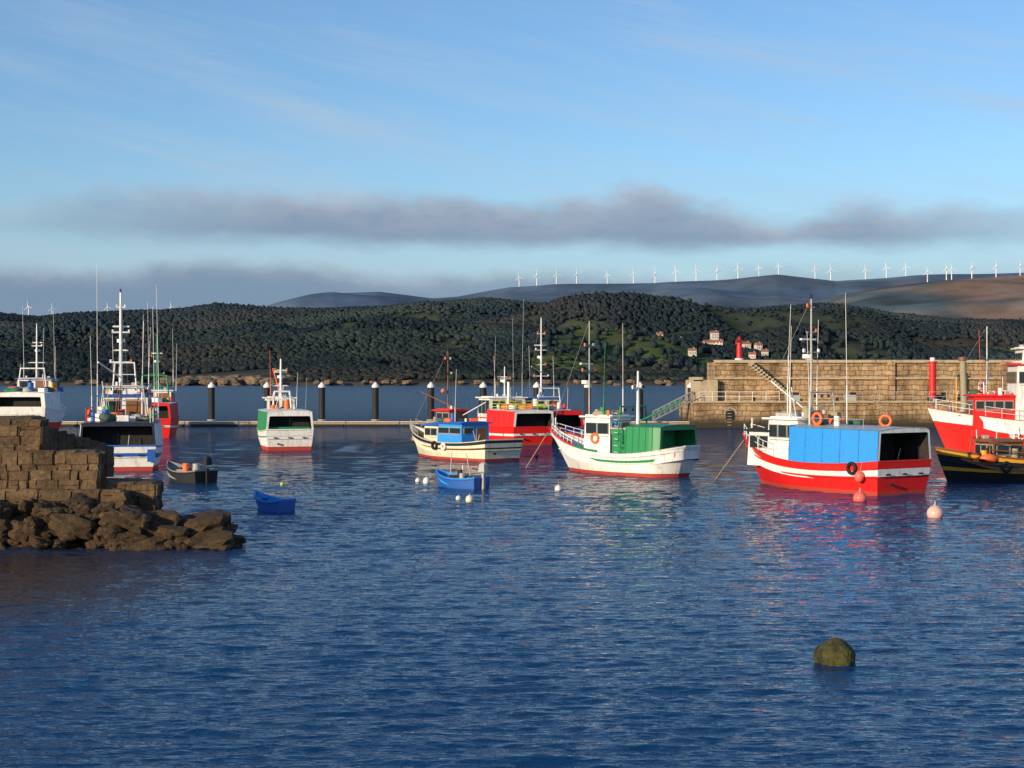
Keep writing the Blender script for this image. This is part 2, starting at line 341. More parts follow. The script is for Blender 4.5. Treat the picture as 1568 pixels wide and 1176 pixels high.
mb.cyl((-.4,0,3.4),(-.4,0,5.6),.14,white); stays(mb,t,[(5.6,0,2.6)]); mb.build('mast_and_rigging',e)
mb=MB(); rail(mb,[(-5.4,1.7,3.1),(-4,1.8,3.1),(-2.6,1.9,3.1),(-1,1.9,3.1)],.8,lime,3,.03); rail(mb,[(-5.4,1.7,3.1),(-5.4,.6,3.1),(-5.4,-.6,3.1),(-5.4,-1.7,3.1)],.8,lime,3,.03); clutter(mb,-4.8,-.6,3,3.2,34,cols=[white,yellow,lime,steel,white,orange],big=1.4); bowrail(mb,h); mb.build('deck_gear',e)

# ---- F2 : red / blue boat
L=11; e=place('fishing_boat',868,680,68,L); h=Hull(L,4.0,1.5,1.3,2.4)
mb=MB(); h.build(mb,.2,darkred,[(.5,blue),(.7,white),(1,blue)],red,white); mb.build('hull',e)
mb=MB(); h.shelter(mb,.3,2.9,white,white,red,fascia=.3,post=.2,bulk=1.4); house(mb,-.8,2,2.8,.9,4.0,white,blue,nf=4,ns=3,trim=blue); mb.build('wheelhouse',e)
mb=MB(); t=mast(mb,.4,0,4,11.6,.12,white,cross=((.28,1.6),(.42,1.0),(.6,1.2),(.8,.8))); stays(mb,t,[(5,0,2.4)]); gantry(mb,-1.5,2.4,3,5,white)
mb.cyl((.4,0,6.5),(-2.5,2.2,7.0),.05,lime); antenna(mb,1,.9,4,9); antenna(mb,-.5,-.9,4,8); mb.build('mast_and_rigging',e)
mb=MB(); clutter(mb,-4,1.6,2.4,3.1,26,cols=[white,steel,red,blue,orange],big=1.3); bowrail(mb,h); mb.build('deck_gear',e)

# ---- D : green / white
L=10.5; e=place('fishing_boat',444,690,75,L); h=Hull(L,4.3,1.7,1.5,3.0,tr=.9)
mb=MB(); h.build(mb,.32,darkred,[(.35,white),(.62,white),(.64,green),(.97,white),(1,green)],white,white,strakes=[(.62,green,.05)]); mb.build('hull',e)
mb=MB(); h.shelter(mb,.62,3.15,green,white,white,fascia=.34,post=.16,bulk=1.2); 
mb.box((-L/2+.55,0,1.75),(.08,3.5,.35),green); mb.build('stern_shelter',e)
mb=MB(); house(mb,1.0,3.2,2.4,1.2,4.2,white,white,nf=4,ns=2); mb.build('wheelhouse',e)
mb=MB(); t=mast(mb,1.2,0,4.3,7.6,.16,white,cross=((.3,1.3),(.7,1.1))); mb.cyl((1.2,0,4.3),(2.8,.5,6.8),.05,orange); antenna(mb,2,.8,4.3,8.4,mat=orange); antenna(mb,0,-1.2,3.2,6.4); gantry(mb,.2,1.6,3.2,4.8,white,.05,.08); antenna(mb,-.5,-1.9,2,6.0,mat=steel)
stays(mb,t,[(5.1,0,3.0)]); mb.build('mast_and_rigging',e)
mb=MB(); clutter(mb,-1.5,2.9,2,3.3,22,cols=[white,steel,orange,white],big=1.3); bowrail(mb,h); mb.build('deck_gear',e)

# ---- B : blue / white boat, stern to camera
L=13.5; e=place('fishing_boat',180,722,80,L); h=Hull(L,5.1,1.62,1.4,2.9,tr=.93)
mb=MB(); h.build(mb,.28,darkred,[(.42,white),(.5,navy),(.66,blue),(.96,white),(1,blue)],blue,white,strakes=[(.64,blue,.06)])
for sd in(1,-1): mb.box((-L/2-.03,sd*2.1,1.0),(.06,.5,.8),blue)
mb.build('hull',e)
mb=MB(); h.shelter(mb,.42,3.0,white,navy,navy,fascia=.14,post=.12,bulk=1.6); clutter(mb,-L/2+.3,-L/2+1.4,4,1.0,14,cols=[red,white,blue,black]); mb.build('stern_shelter',e)
mb=MB(); house(mb,-.6,3.2,3.2,1,4.7,white,blue,nf=5,ns=3,trim=blue); house(mb,0,2.6,2.2,4.8,5.3,white,white,nf=3,ns=2,door=False,wz=(4.9,5.15)); mb.build('wheelhouse',e)
mb=MB(); t=mast(mb,.4,0.3,5,11.8,.17,white,cross=((.3,1.5),(.42,1.0),(.6,1.2),(.85,.6))); stays(mb,t,[(6.4,0,2.8)]) 
antenna(mb,1,1.9,3,13.8); antenna(mb,1.5,-1.5,4.9,9.5); antenna(mb,-1,-2.0,3,10.8); antenna(mb,-1.5,-2.3,3,12.3); antenna(mb,2,.9,5,9); antenna(mb,-1,2.1,3,8.8); antenna(mb,-1,-1.2,3,9.8,.03)
gantry(mb,-1.5,3.2,3,5.4,steel,.05); gantry(mb,-.2,1.6,5,7.0,white,.02); mb.cyl((.3,.3,6.0),(-3.2,1.5,7.0),.05,white); mb.build('mast_and_rigging',e)
mb=MB(); clutter(mb,-4.8,-.8,4,3.15,44,cols=[orange,red,blue,blue,white,steel,green,black],big=1.5); clutter(mb,-.5,3,2.6,4.9,14); rail(mb,[(-6,2.0,3.1),(-4.5,2.1,3.1),(-3,2.2,3.1),(-1,2.2,3.1)],.9,red,2,.035); rail(mb,[(-6,-2.0,3.1),(-4.5,-2.1,3.1),(-3,-2.2,3.1),(-1,-2.2,3.1)],.9,white,2,.03)
mb.sph((-3.8,2.0,3.6),.4,orange,sc=(1.6,.6,.9)); mb.sph((-1,-1.8,3.6),.4,orange,sc=(.7,.7,1)); bowrail(mb,h); mb.build('deck_gear',e)

# ---- C : red boat behind B
L=12; e=place('fishing_boat',228,671,84,L); h=Hull(L,4.7,1.9,1.7,2.9,tr=.9)
mb=MB(); h.build(mb,.25,red,[(.5,red),(.6,white),(1,red)],red,white); mb.build('hull',e)
mb=MB(); h.shelter(mb,.4,3.4,red,white,red,fascia=.25,post=.2,bulk=1.4); house(mb,-.6,2.6,3.2,1,4.6,white,white,nf=5,ns=3,trim=green); mb.build('wheelhouse',e)
mb=MB(); t=mast(mb,.4,0,4.6,10.5,.13,green,cross=((.3,1.6),(.6,1.2))); gantry(mb,-1.5,3.0,3.4,6.2,green,.03,.08); antenna(mb,1,1.5,5,12.5); antenna(mb,1,-1.6,5,11); antenna(mb,0,-2,3.4,9.5); antenna(mb,.4,.8,5,13.8); mb.build('mast_and_rigging',e)
mb=MB(); clutter(mb,-4.5,2,3.4,3.5,34,cols=[red,white,orange,green,steel],big=1.6); mb.build('deck_gear',e)

# ---- A : left edge boat
L=14; e=place('fishing_boat',28,664,88,L); h=Hull(L,6.2,2.8,2.3,3.4,tr=.92)
mb=MB(); h.build(mb,.3,red,[(.4,red),(1,white)],white,white); mb.build('hull',e)
mb=MB(); h.shelter(mb,.4,4.3,white,white,white,fascia=.4,post=.4,bulk=1.4); house(mb,-.6,3,3.8,1.5,5.8,white,blue,nf=5,ns=3,trim=blue); mb.build('wheelhouse',e)
mb=MB(); t=mast(mb,.4,0,5.8,12.0,.16,white,cross=((.3,1.8),(.6,1.2))); gantry(mb,-1.5,3.2,4.3,7,white,.03,.08); antenna(mb,1,-1.8,5,13.5); antenna(mb,1,1.6,5,14); antenna(mb,0,-2.2,4.4,9.5); antenna(mb,0,-.8,4.4,11.5); mb.build('mast_and_rigging',e)
mb=MB(); clutter(mb,-4.5,2,4.6,4.4,50,cols=[orange,green,blue,white,yellow,steel],big=1.8); mb.build('deck_gear',e)

# ---- J : large red / white boat at right
L=19; x,y=wp(1432,702); a=math.radians(172); e=empty('trawler',(x+9.2,y,0),a); h=Hull(L,5.6,2.9,2.5,3.7,tr=.85,rake=1.8,tm=.3)
mb=MB(); h.build(mb,.3,darkred,[(.34,red),(.74,red),(1,white)],red,white,strakes=[(.74,white,.06)],bul=1.0); mb.build('hull',e)
mb=MB(); house(mb,3.5,6.5,3.4,1.6,4.6,red,red,nf=6,ns=4,wz=(3.7,4.25)); house(mb,-6.0,3.5,4.2,1.8,6.9,white,red,nf=6,ns=6,wz=(5.6,6.4)); house(mb,-4.0,3.0,3.4,7.0,8.1,white,white,nf=5,ns=4,wz=(7.2,7.8),door=False); mb.build('wheelhouse',e)
mb=MB(); t=mast(mb,5.2,0,4.6,9.8,.07,white,cross=((.5,.9),),dome=False); antenna(mb,5.8,.9,4.5,9.5,mat=orange); mb.cyl((7.4,0,3.2),(7.4,0,6),.06,yellow); mb.cyl((6.0,0,4.5),(5.0,0,6.2),.05,blue)
gantry(mb,5.6,2.6,4.5,5.6,white); stays(mb,t,[(9,0,3.4)]); mb.build('mast_and_rigging',e)
mb=MB(); bowrail(mb,h,.62,.97,.7); clutter(mb,3.8,6.3,3,4.7,26,cols=[white,steel,red,white]); clutter(mb,6.8,8,2,3.0,20,cols=[blue,white,steel,tarp],big=1.5); mb.build('deck_gear',e)
fc=bpy.data.curves.new('registration_number','FONT'); fc.body='3ª·CO-3-3-17'; fc.size=.62; fc.extrude=.012; fc.offset=.01
fo=bpy.data.objects.new('registration_number',fc); fc.materials.append(white); scene.collection.objects.link(fo); fo.parent=e
p=h.pt(.735,1.9,1); q=h.pt(.50,1.9,1); ang=math.atan2(q[1]-p[1],q[0]-p[0])
fo.location=(p[0],p[1]+.28,1.5); fo.rotation_euler=(math.radians(86),0,ang)

# ---- I : dark boat with yellow stripes
L=11.5; x,y=wp(1432,738); a=math.radians(196); e=empty('wooden_fishing_boat',(x+5.4,y+1.2,0),a); h=Hull(L,3.8,1.5,1.25,2.0,tr=.8,rake=1.0)
mb=MB(); h.build(mb,.15,black,[(.3,black),(.42,yellow),(.8,black),(.95,yellow),(1,wood)],wood,wood,strakes=[(.6,black,.05)]); tyre(mb,h,.7,1,.9); tyre(mb,h,.5,1,.8); tyre(mb,h,.35,1,.8); mb.build('hull',e)
mb=MB(); house(mb,.6,2.6,2.0,.7,2.3,wood,wood,nf=3,ns=2); mb.box((-1.6,0,1.4),(2.4,1.8,.8),wood); mb.build('wheelhouse',e)
mb=MB(); clutter(mb,-4.5,3.8,2.4,1.2,60,cols=[wood,yellow,yellow,red,ropem,black,orange],big=1.4); rail(mb,[(-3,1.7,1.3),(-1,1.8,1.3),(1,1.7,1.3),(3,1.3,1.5)],.8,wood,2,.04); t=mast(mb,-.6,0,1.5,4.4,.07,wood,cross=((.6,.8),),dome=False); mb.build('deck_gear',e)

# ---- dinghies
def dinghy(px,py,th,L,B,hullm,innm,motor=None,gear=4,f=1.0):
    e=place('dinghy',px,py,th,L); h=Hull(L,B,.5*f,.42*f,.78*f,tr=.85,rake=.35,counter=.05)
    mb=MB(); h.build(mb,.06,hullm,[(.75,hullm),(1,hullm)],innm,innm,bul=.30*f,deck=deckm,n=22,capw=.05,strakes=[(.9,hullm,.025)])
    for t in(.28,.55,.8): 
        p=h.pt(t,h.sheer(t),1); mb.box((p[0],0,p[2]-.08),(.2,2*p[1]-.1,.04),innm)
    mb.build('hull',e); mb=MB(); clutter(mb,-L*.3,L*.3,B*.5,.3*f,gear,cols=[orange,white,black,steel])
    if motor:
        mb.box((-L/2-.1,0,.5*f+.55),(.42,.4,.42),motor,taper=.75); mb.sph((-L/2-.1,0,.5*f+.72),.2,motor,sc=(1,.9,.7)); mb.box((-L/2-.1,0,.4),(.14,.16,.9),motor); mb.cyl((-L/2,0,.5*f+.4),(-L/2+.6,.1,.5*f+.5),.03,black)
    mb.build('outboard_and_gear',e)
dinghy(316,740,46,4.1,1.8,black,deckm,motor=black,gear=14,f=1.4); dinghy(440,784,40,2.2,1.15,blue,tarp,gear=0,f=1.05); dinghy(738,748,38,3.3,1.6,blue,tarp,motor=steel,gear=14,f=1.15)
# ---- buoys
def buoy(px,py,r,mat,name='mooring_buoy',sc=(1,1,1)):
    x,y=wp(px,py); e=empty(name,(x,y,0)); mb=MB(); mb.sph((0,0,r*.45*sc[2]),r,mat,sc=sc); mb.build('float',e)
    mb=MB(); mb.cyl((0,0,r*1.3*sc[2]),(0,0,r*1.6*sc[2]),r*.15,steel); mb.torus((0,0,r*1.7*sc[2]),r*.2,r*.06,steel,axis='X',seg=10,ss=5); mb.build('mooring_eye',e)
buoy(640,738,.16,white); buoy(653,740,.2,white,sc=(1,1,1.2)); buoy(702,765,.14,white); buoy(719,768,.2,cream,sc=(1,1,1.1)); buoy(855,751,.2,white); buoy(432,743,.12,lime)
buoy(1317,768,.34,pink); buoy(1432,792,.36,palepink); buoy(822,700,.12,black)
# ------------------------------------------------------------ attribute-tinted stone material
def stone_mat(name,c1,c2,dark,wet=0.5,bs=6):
    m,nt,b=new_mat(name); L=nt.links.new
    tc=N(nt,'ShaderNodeTexCoord'); n1=N(nt,'ShaderNodeTexNoise',Scale=0.8,Detail=7.0,Roughness=.7); n2=N(nt,'ShaderNodeTexNoise',Scale=float(bs),Detail=7.0,Roughness=.75)
    L(tc.outputs['Object'],n1.inputs['Vector']); L(tc.outputs['Object'],n2.inputs['Vector'])
    at=N(nt,'ShaderNodeAttribute',attribute_name='tint')
    r=N(nt,'ShaderNodeMixRGB'); r.inputs['Color1'].default_value=(*c1,1); r.inputs['Color2'].default_value=(*c2,1); L(at.outputs['Fac'],r.inputs['Fac'])
    cr=N(nt,'ShaderNodeValToRGB'); cr.color_ramp.elements[0].position=.38; cr.color_ramp.elements[1].position=.62; cr.color_ramp.elements[0].color=(*dark,1); cr.color_ramp.elements[1].color=(1.25,1.2,1.1,1)
    ad=N(nt,'ShaderNodeMixRGB'); ad.inputs['Fac'].default_value=.5; L(n1.outputs['Fac'],ad.inputs['Color1']); L(n2.outputs['Fac'],ad.inputs['Color2']); L(ad.outputs[0],cr.inputs['Fac'])
    mu=N(nt,'ShaderNodeMixRGB',blend_type='MULTIPLY'); mu.inputs['Fac'].default_value=1; L(r.outputs[0],mu.inputs['Color1']); L(cr.outputs[0],mu.inputs['Color2'])
    sx=N(nt,'ShaderNodeSeparateXYZ'); L(tc.outputs['Object'],sx.inputs[0]); mr=N(nt,'ShaderNodeMapRange'); mr.inputs['From Min'].default_value=wet+.9; mr.inputs['From Max'].default_value=wet-.2
    zz=N(nt,'ShaderNodeMath',operation='MULTIPLY_ADD'); zz.inputs[1].default_value=1.6; L(n1.outputs['Fac'],zz.inputs[0]); 
    z2=N(nt,'ShaderNodeMath',operation='SUBTRACT'); L(sx.outputs['Z'],z2.inputs[0]); z2.inputs[1].default_value=-.8
    z3=N(nt,'ShaderNodeMath',operation='SUBTRACT'); L(z2.outputs[0],z3.inputs[0]); L(zz.outputs[0],z3.inputs[1]); zz.inputs[2].default_value=0
    L(z3.outputs[0],mr.inputs['Value'])
    wd=N(nt,'ShaderNodeMixRGB'); L(mr.outputs[0],wd.inputs['Fac']); L(mu.outputs[0],wd.inputs['Color1'])
    wc=N(nt,'ShaderNodeMixRGB'); wc.inputs['Color1'].default_value=(.014,.012,.007,1); wc.inputs['Color2'].default_value=(.13,.07,.024,1); L(n2.outputs['Fac'],wc.inputs['Fac']); L(wc.outputs[0],wd.inputs['Color2'])
    L(wd.outputs[0],b.inputs['Base Color']); b.inputs['Roughness'].default_value=.85
    bp=N(nt,'ShaderNodeBump',Strength=1.,Distance=.12); L(n2.outputs['Fac'],bp.inputs['Height']); L(bp.outputs[0],b.inputs['Normal'])
    return m
pierm=stone_mat('weathered_granite',(.14,.09,.048),(.24,.16,.085),(.22,.2,.18),wet=.9)
class Stones:
    def __init__(s): s.v=[];s.f=[];s.t=[]
    def add(s,tpl,c,d,jit=.06,rot=None,tint=None):
        o=len(s.v); tint=random.random() if tint is None else tint
        R=rot or Matrix.Identity(3)
        J={}
        for v in tpl[0]:
            key=(v[0]>0,v[1]>0,v[2]>0)
            if key not in J: J[key]=Vector([random.uniform(-jit,jit) for _ in range(3)])
            w=R@Vector((v[0]*d[0],v[1]*d[1],v[2]*d[2])); s.v.append(tuple(Vector(c)+w+J[key])); s.t.append(tint)
        for f in tpl[1]: s.f.append([o+k for k in f])
    def build(s,name,mat,parent=None,smooth=False):
        me=bpy.data.meshes.new(name); me.from_pydata(s.v,[],s.f); me.materials.append(mat)
        a=me.attributes.new('tint','FLOAT','POINT'); a.data.foreach_set('value',s.t)
        if smooth: me.polygons.foreach_set('use_smooth',[True]*len(me.polygons))
        me.update(); o=bpy.data.objects.new(name,me); scene.collection.objects.link(o)
        if parent:o.parent=parent
        return o
def tier(S,x0,x1,y0,y1,z0,z1,h=.42,batter=.12,skew=.3,jit=.05,lmin=.35,lmax=1.0):
    z=z0; nst=6
    for k in range(nst):
        ya=y0+.12+(y1-y0-.12)*k/nst; yb=y0+.12+(y1-y0-.12)*(k+1)/nst; xe=x1-.25-(yb-y0)*skew
        S.add(BLK,((x0+xe)/2,(ya+yb)/2,(z0+z1)/2-.06),(xe-x0,(yb-ya)*1.3,z1-z0-.05),0,tint=.3)
    while z<z1-.05:
        hh=min(h*random.uniform(.6,1.35),z1-z); 
        if z1-z-hh<.15: hh=z1-z
        b=batter*(z1-z)
        x=x0
        while x<x1-.02:
            l=min(random.uniform(lmin,lmax),x1-x+.05); 
            if x1-x-l<.25: l=x1-x
            if random.random()<.25 and hh>.3:
                f_=random.uniform(.35,.65)
                S.add(BLK,(x+l/2,y0+.3-b+random.uniform(-.05,.05),z+hh*f_/2),(l*1.02,.7,hh*f_*1.03),jit*.6); S.add(BLK,(x+l/2,y0+.3-b+random.uniform(-.05,.05),z+hh*(1+f_)/2),(l*1.02,.7,hh*(1-f_)*1.03),jit*.6)
            else: S.add(BLK,(x+l/2,y0+.3-b+random.uniform(-.05,.05),z+hh/2),(l+.03,.7,hh+.03),jit)
            x+=l
        y=y0+.2
        while y<y1:
            l=random.uniform(.5,1.1); S.add(BLK,(x1-.25+b*.6+random.uniform(-.05,.05)-(y-y0)*skew,y+l/2,z+hh/2),(.6,l,hh),jit,Matrix.Rotation(math.atan(skew),3,'Z')); y+=l
        z+=hh
    y=y0
    while y<y1:
        w=random.uniform(.6,1.1); x=x0; xe=x1-(y+w-y0)*skew
        while x<xe:
            l=min(random.uniform(.6,1.2),xe-x+.1); S.add(BLK,(x+l/2,y+w/2,z1-.04+random.uniform(-.03,.03)),(l,w,.2),.02); x+=l
        y+=w
S=Stones()
tier(S,-32,-17.35,57.8,64,1.6,4.4,skew=.32,h=.36,jit=.035); tier(S,-32,-15.0,57.0,61,.9,3.25,skew=.3,h=.34,lmin=.25,lmax=.9,jit=.035); tier(S,-32,-13.9,56.4,60,.2,1.9,h=.5,lmax=1.3,jit=.07)
tier(S,-24,-13.0,57.4,59.2,-.3,2.1,h=.5,skew=.25,jit=.07)
# return wall running away from the corner, stepping down (its face looks right, away from the sun)
ra=math.atan2(3.6,1.45)
for i in range(9):
    f_=i/8; hz_=4.2-.9*f_
    for zc in(hz_-.2,hz_-.6,hz_-1.0):
        S.add(BLK,(-17.45+1.45*f_,58.0+3.6*f_,zc),(.55,.5,.42),.03,Matrix.Rotation(ra,3,'Z'),tint=.2)
pier=S.build('stone_pier',pierm)
R=Stones()
def rock(St,c,d):
    tpl=([],ICO3[1]); ph=[random.uniform(0,6) for _ in range(6)]
    for v in ICO3[0]:
        n=1+.18*math.sin(3.1*v[0]+ph[0])*math.sin(2.7*v[1]+ph[1])+.12*math.sin(6*v[2]+ph[2]+3*v[0])+.09*math.sin(9*v[1]+ph[3])*math.sin(8*v[0]+ph[4])+random.uniform(-.03,.03)
        m=max(abs(v[0]),abs(v[1]),abs(v[2])); k=n*(.5+.5/m*.8)
        tpl[0].append((v[0]*k,v[1]*k,v[2]*k))
    St.add(tpl,c,d,0,Matrix.Rotation(random.uniform(-.5,.5),3,'Z')@Matrix.Rotation(random.uniform(-.25,.25),3,'X')@Matrix.Rotation(random.uniform(-.25,.25),3,'Y'))
for i in range(210):
    x=random.uniform(-20.5,-11.6); top=1.45-1.2*max(0,(x+14.5)/4); big=random.random()<.2
    rock(R,(x,random.uniform(55.0,56.6),random.uniform(-.2,max(.1,top))),(random.uniform(.5,.9) if big else random.uniform(.2,.5),random.uniform(.3,.7),random.uniform(.3,.5) if big else random.uniform(.15,.35)))
for i in range(22):
    x=random.uniform(-13.4,-10.2); rock(R,(x,random.uniform(54.9,57),random.uniform(.0,.6)-.12*max(0,x+11)),(random.uniform(.4,1.1),random.uniform(.4,.8),random.uniform(.2,.4)))
rock(R,(-11.7,56.4,.5),(1.9,1.0,.55)); rock(R,(-10.6,55.6,.12),(1.3,.8,.38)); rock(R,(-12.6,55.6,.35),(1.5,.9,.5))
R.build('shore_rocks',stone_mat('seaweed_rock',(.06,.038,.018),(.14,.088,.042),(.2,.17,.12),wet=.5,bs=5))
# mossy buoy
S=Stones(); tpl=([],ICO4[1])
for v in ICO4[0]:
    k=1+.05*math.sin(5*v[0]+1)+.05*math.sin(6*v[1])+.02*math.sin(17*v[0]+9*v[2])*math.sin(15*v[1])+random.uniform(-.02,.025); tpl[0].append((v[0]*k,v[1]*k,v[2]*k))
x,y=wp(1280,1015); S.add(tpl,(0,0,.12),(.43,.43,.36),0,tint=.5)
mo=S.build('mossy_mooring_buoy',stone_mat('moss',(.025,.035,.01),(.20,.19,.04),(.03,.04,.03),wet=-.95,bs=7)); mo.location=(x,y,0)
# ------------------------------------------------------------ breakwater
def brick_mat(name,c1,c2,mortar,bw,bh,stain=(.3,.26,.22)):
    m,nt,b=new_mat(name); L=nt.links.new
    tc=N(nt,'ShaderNodeTexCoord'); sp=N(nt,'ShaderNodeSeparateXYZ'); cb=N(nt,'ShaderNodeCombineXYZ'); L(tc.outputs['Object'],sp.inputs[0])
    ad=N(nt,'ShaderNodeMath',operation='ADD'); L(sp.outputs[0],ad.inputs[0]); L(sp.outputs[1],ad.inputs[1]); L(ad.outputs[0],cb.inputs[0]); L(sp.outputs[2],cb.inputs[1])
    wn=N(nt,'ShaderNodeTexNoise',Scale=.5,Detail=5.0); L(tc.outputs['Object'],wn.inputs['Vector'])
    av=N(nt,'ShaderNodeVectorMath',operation='MULTIPLY_ADD'); L(wn.outputs['Color'],av.inputs[0]); av.inputs[1].default_value=(1.2,.7,0); L(cb.outputs[0],av.inputs[2])
    br=N(nt,'ShaderNodeTexBrick',Scale=1.0); br.inputs['Brick Width'].default_value=bw; br.inputs['Row Height'].default_value=bh; br.inputs['Mortar Size'].default_value=.035; br.inputs['Bias'].default_value=-.1
    br.inputs['Color1'].default_value=(*c1,1); br.inputs['Color2'].default_value=(*c2,1); br.inputs['Mortar'].default_value=(*mortar,1); L(av.outputs[0],br.inputs['Vector'])
    mp=N(nt,'ShaderNodeMapping'); mp.inputs['Scale'].default_value=(.5,.5,.22); L(tc.outputs['Object'],mp.inputs['Vector'])
    n1=N(nt,'ShaderNodeTexNoise',Scale=1.0,Detail=9.0,Roughness=.72); L(mp.outputs[0],n1.inputs['Vector'])
    cr=N(nt,'ShaderNodeValToRGB'); cr.color_ramp.elements[0].position=.38; cr.color_ramp.elements[1].position=.58; cr.color_ramp.elements[0].color=(*stain,1); cr.color_ramp.elements[1].color=(1.15,1.12,1.1,1); L(n1.outputs['Fac'],cr.inputs['Fac'])
    mu=N(nt,'ShaderNodeMixRGB',blend_type='MULTIPLY'); mu.inputs['Fac'].default_value=.85; L(br.outputs['Color'],mu.inputs['Color1']); L(cr.outputs[0],mu.inputs['Color2'])
    mr=N(nt,'ShaderNodeMapRange'); mr.inputs['From Min'].default_value=1.7; mr.inputs['From Max'].default_value=.5; L(sp.outputs[2],mr.inputs['Value'])
    wd=N(nt,'ShaderNodeMixRGB'); L(mr.outputs[0],wd.inputs['Fac']); L(mu.outputs[0],wd.inputs['Color1']); wd.inputs['Color2'].default_value=(.045,.035,.02,1)
    L(wd.outputs[0],b.inputs['Base Color']); b.inputs['Roughness'].default_value=.9
    n3=N(nt,'ShaderNodeTexNoise',Scale=2.0,Detail=8.0,Roughness=.7); L(tc.outputs['Object'],n3.inputs['Vector'])
    sm=N(nt,'ShaderNodeMath',operation='MULTIPLY_ADD'); L(br.outputs['Fac'],sm.inputs[0]); sm.inputs[1].default_value=-.6; L(n3.outputs['Fac'],sm.inputs[2])
    bp=N(nt,'ShaderNodeBump',Strength=.9,Distance=.25); L(sm.outputs[0],bp.inputs['Height']); L(bp.outputs[0],b.inputs['Normal'])
    return m
bw1=brick_mat('breakwater_masonry',(.54,.37,.20),(.35,.245,.135),(.17,.12,.08),1.1,.6)
conc=paint('concrete',(.46,.37,.25),rough=.9,grime=.6,gcol=(.1,.08,.06),scale=.6)
BM=[bw1,conc,red,black,white,steel,glass]
e=empty('breakwater',(0,0,0))
mb=MB(); mb.box((60,196,1.2),(76.4,17,3.6),0); mb.box((60,187.45,3.08),(76.6,.5,.2),1)
mb.build('quay',e,BM)
mb=MB(); mb.box((63,198.5,5.3),(75.6,8,5.2),0); mb.box((63,194.45,8.0),(75.9,.6,.35),1); mb.box((63,194.4,5.9),(75.7,.3,.22),1)
mb.box((23.8,197,4.4),(3.2,7,2.6),1); mb.box((23.0,196,5.8),(1.2,5,.5),1)
for k in range(16): mb.box((29.6+k*.17*2,193.9,7.6-k*.28),(.6,1.0,.5),1)
for xx in (34,47,61,78): mb.box((xx,194.32,5.6),(.9,.35,4.7),0)
mb.build('sea_wall',e,BM)
mb=MB(); cxx=XA(1119,187.2)
ring=[]
for k in range(13):
    a=math.pi*k/12; ring.append((cxx+.55*math.cos(a),1.6+.55*math.sin(a)))
poly=[(cxx+.55,.9)]+ring+[(cxx-.55,.9)]
mb.add([(p[0],187.47,p[1]) for p in poly],[list(range(len(poly)))],3)  # flat black panel: darkness inside the arch tunnel painted on
for k in range(12):
    a=math.pi*(k+.5)/12; mb.box((cxx+.68*math.cos(a),187.45,1.6+.68*math.sin(a)),(.24,.14,.22),1,ry=-a)
def rail2(mb,pts,h,mi,r=.04,rows=2):
    for i,p in enumerate(pts):
        p=Vector(p); mb.cyl(p,p+Vector((0,0,h)),r,mi,seg=5)
        if i:
            q=Vector(pts[i-1])
            for k in range(rows): dz=Vector((0,0,h*(k+1)/rows)); mb.cyl(q+dz,p+dz,r,mi,seg=5,cap=False)
rail2(mb,[(22.4+i*1.6,187.6,3.18) for i in range(7)],1.1,4,.035); rail2(mb,[(36+i*2.0,187.6,3.18) for i in range(14)],1.1,5,.03)
for xx,ww in((34,1.6),(41,1.2),(55,2.2),(63,1.0),(52,.9)): mb.box((xx,190,3.5),(ww,1.2,.8),random.choice([1,3,5])); mb.box((xx+.3,189.8,4.0),(ww*.5,.8,.4),3)
for xx in(26,44,58): 
    for k in range(8): mb.box((xx,187.35,.3+k*.35),(.5,.06,.05),5)
for xx in(29,39,50,62): mb.cyl((xx,188,3.1),(xx,188,3.6),.18,3,seg=10)
mb.build('railings_and_ladders',e,BM)
e=empty('harbour_beacon',(XA(1132,196),196,8.0)); mb=MB()
mb.cyl((0,0,0),(0,0,.4),.55,white,seg=16); mb.cyl((0,0,.4),(0,0,2.2),.36,red,r2=.30,seg=16); mb.cyl((0,0,2.2),(0,0,2.32),.48,red,seg=16); mb.cyl((0,0,2.32),(0,0,2.75),.2,glass,seg=12); mb.cyl((0,0,2.75),(0,0,3.15),.28,red,r2=.04,seg=12)
rail(mb,[(.44*math.cos(a),.44*math.sin(a),2.3) for a in np.linspace(0,6.28,9)],.35,red,1,.015); mb.build('tower',e)
e=empty('navigation_light_post',(XA(1428,189),189,3.1)); mb=MB(); mb.cyl((0,0,0),(0,0,.4),.6,white,seg=16); mb.cyl((0,0,.4),(0,0,4.7),.42,red,seg=16); mb.cyl((0,0,4.7),(0,0,4.85),.62,red,seg=16); mb.cyl((0,0,4.85),(0,0,5.3),.3,white,seg=12); mb.build('post',e)
e=empty('mooring_post',(XA(1474,150),150,0)); mb=MB(); mb.cyl((.3,0,-.5),(0,0,7.9),.36,ropem,r2=.3,seg=12); mb.cyl((0,0,7.6),(0,0,7.95),.42,wood,seg=12); mb.build('post',e)
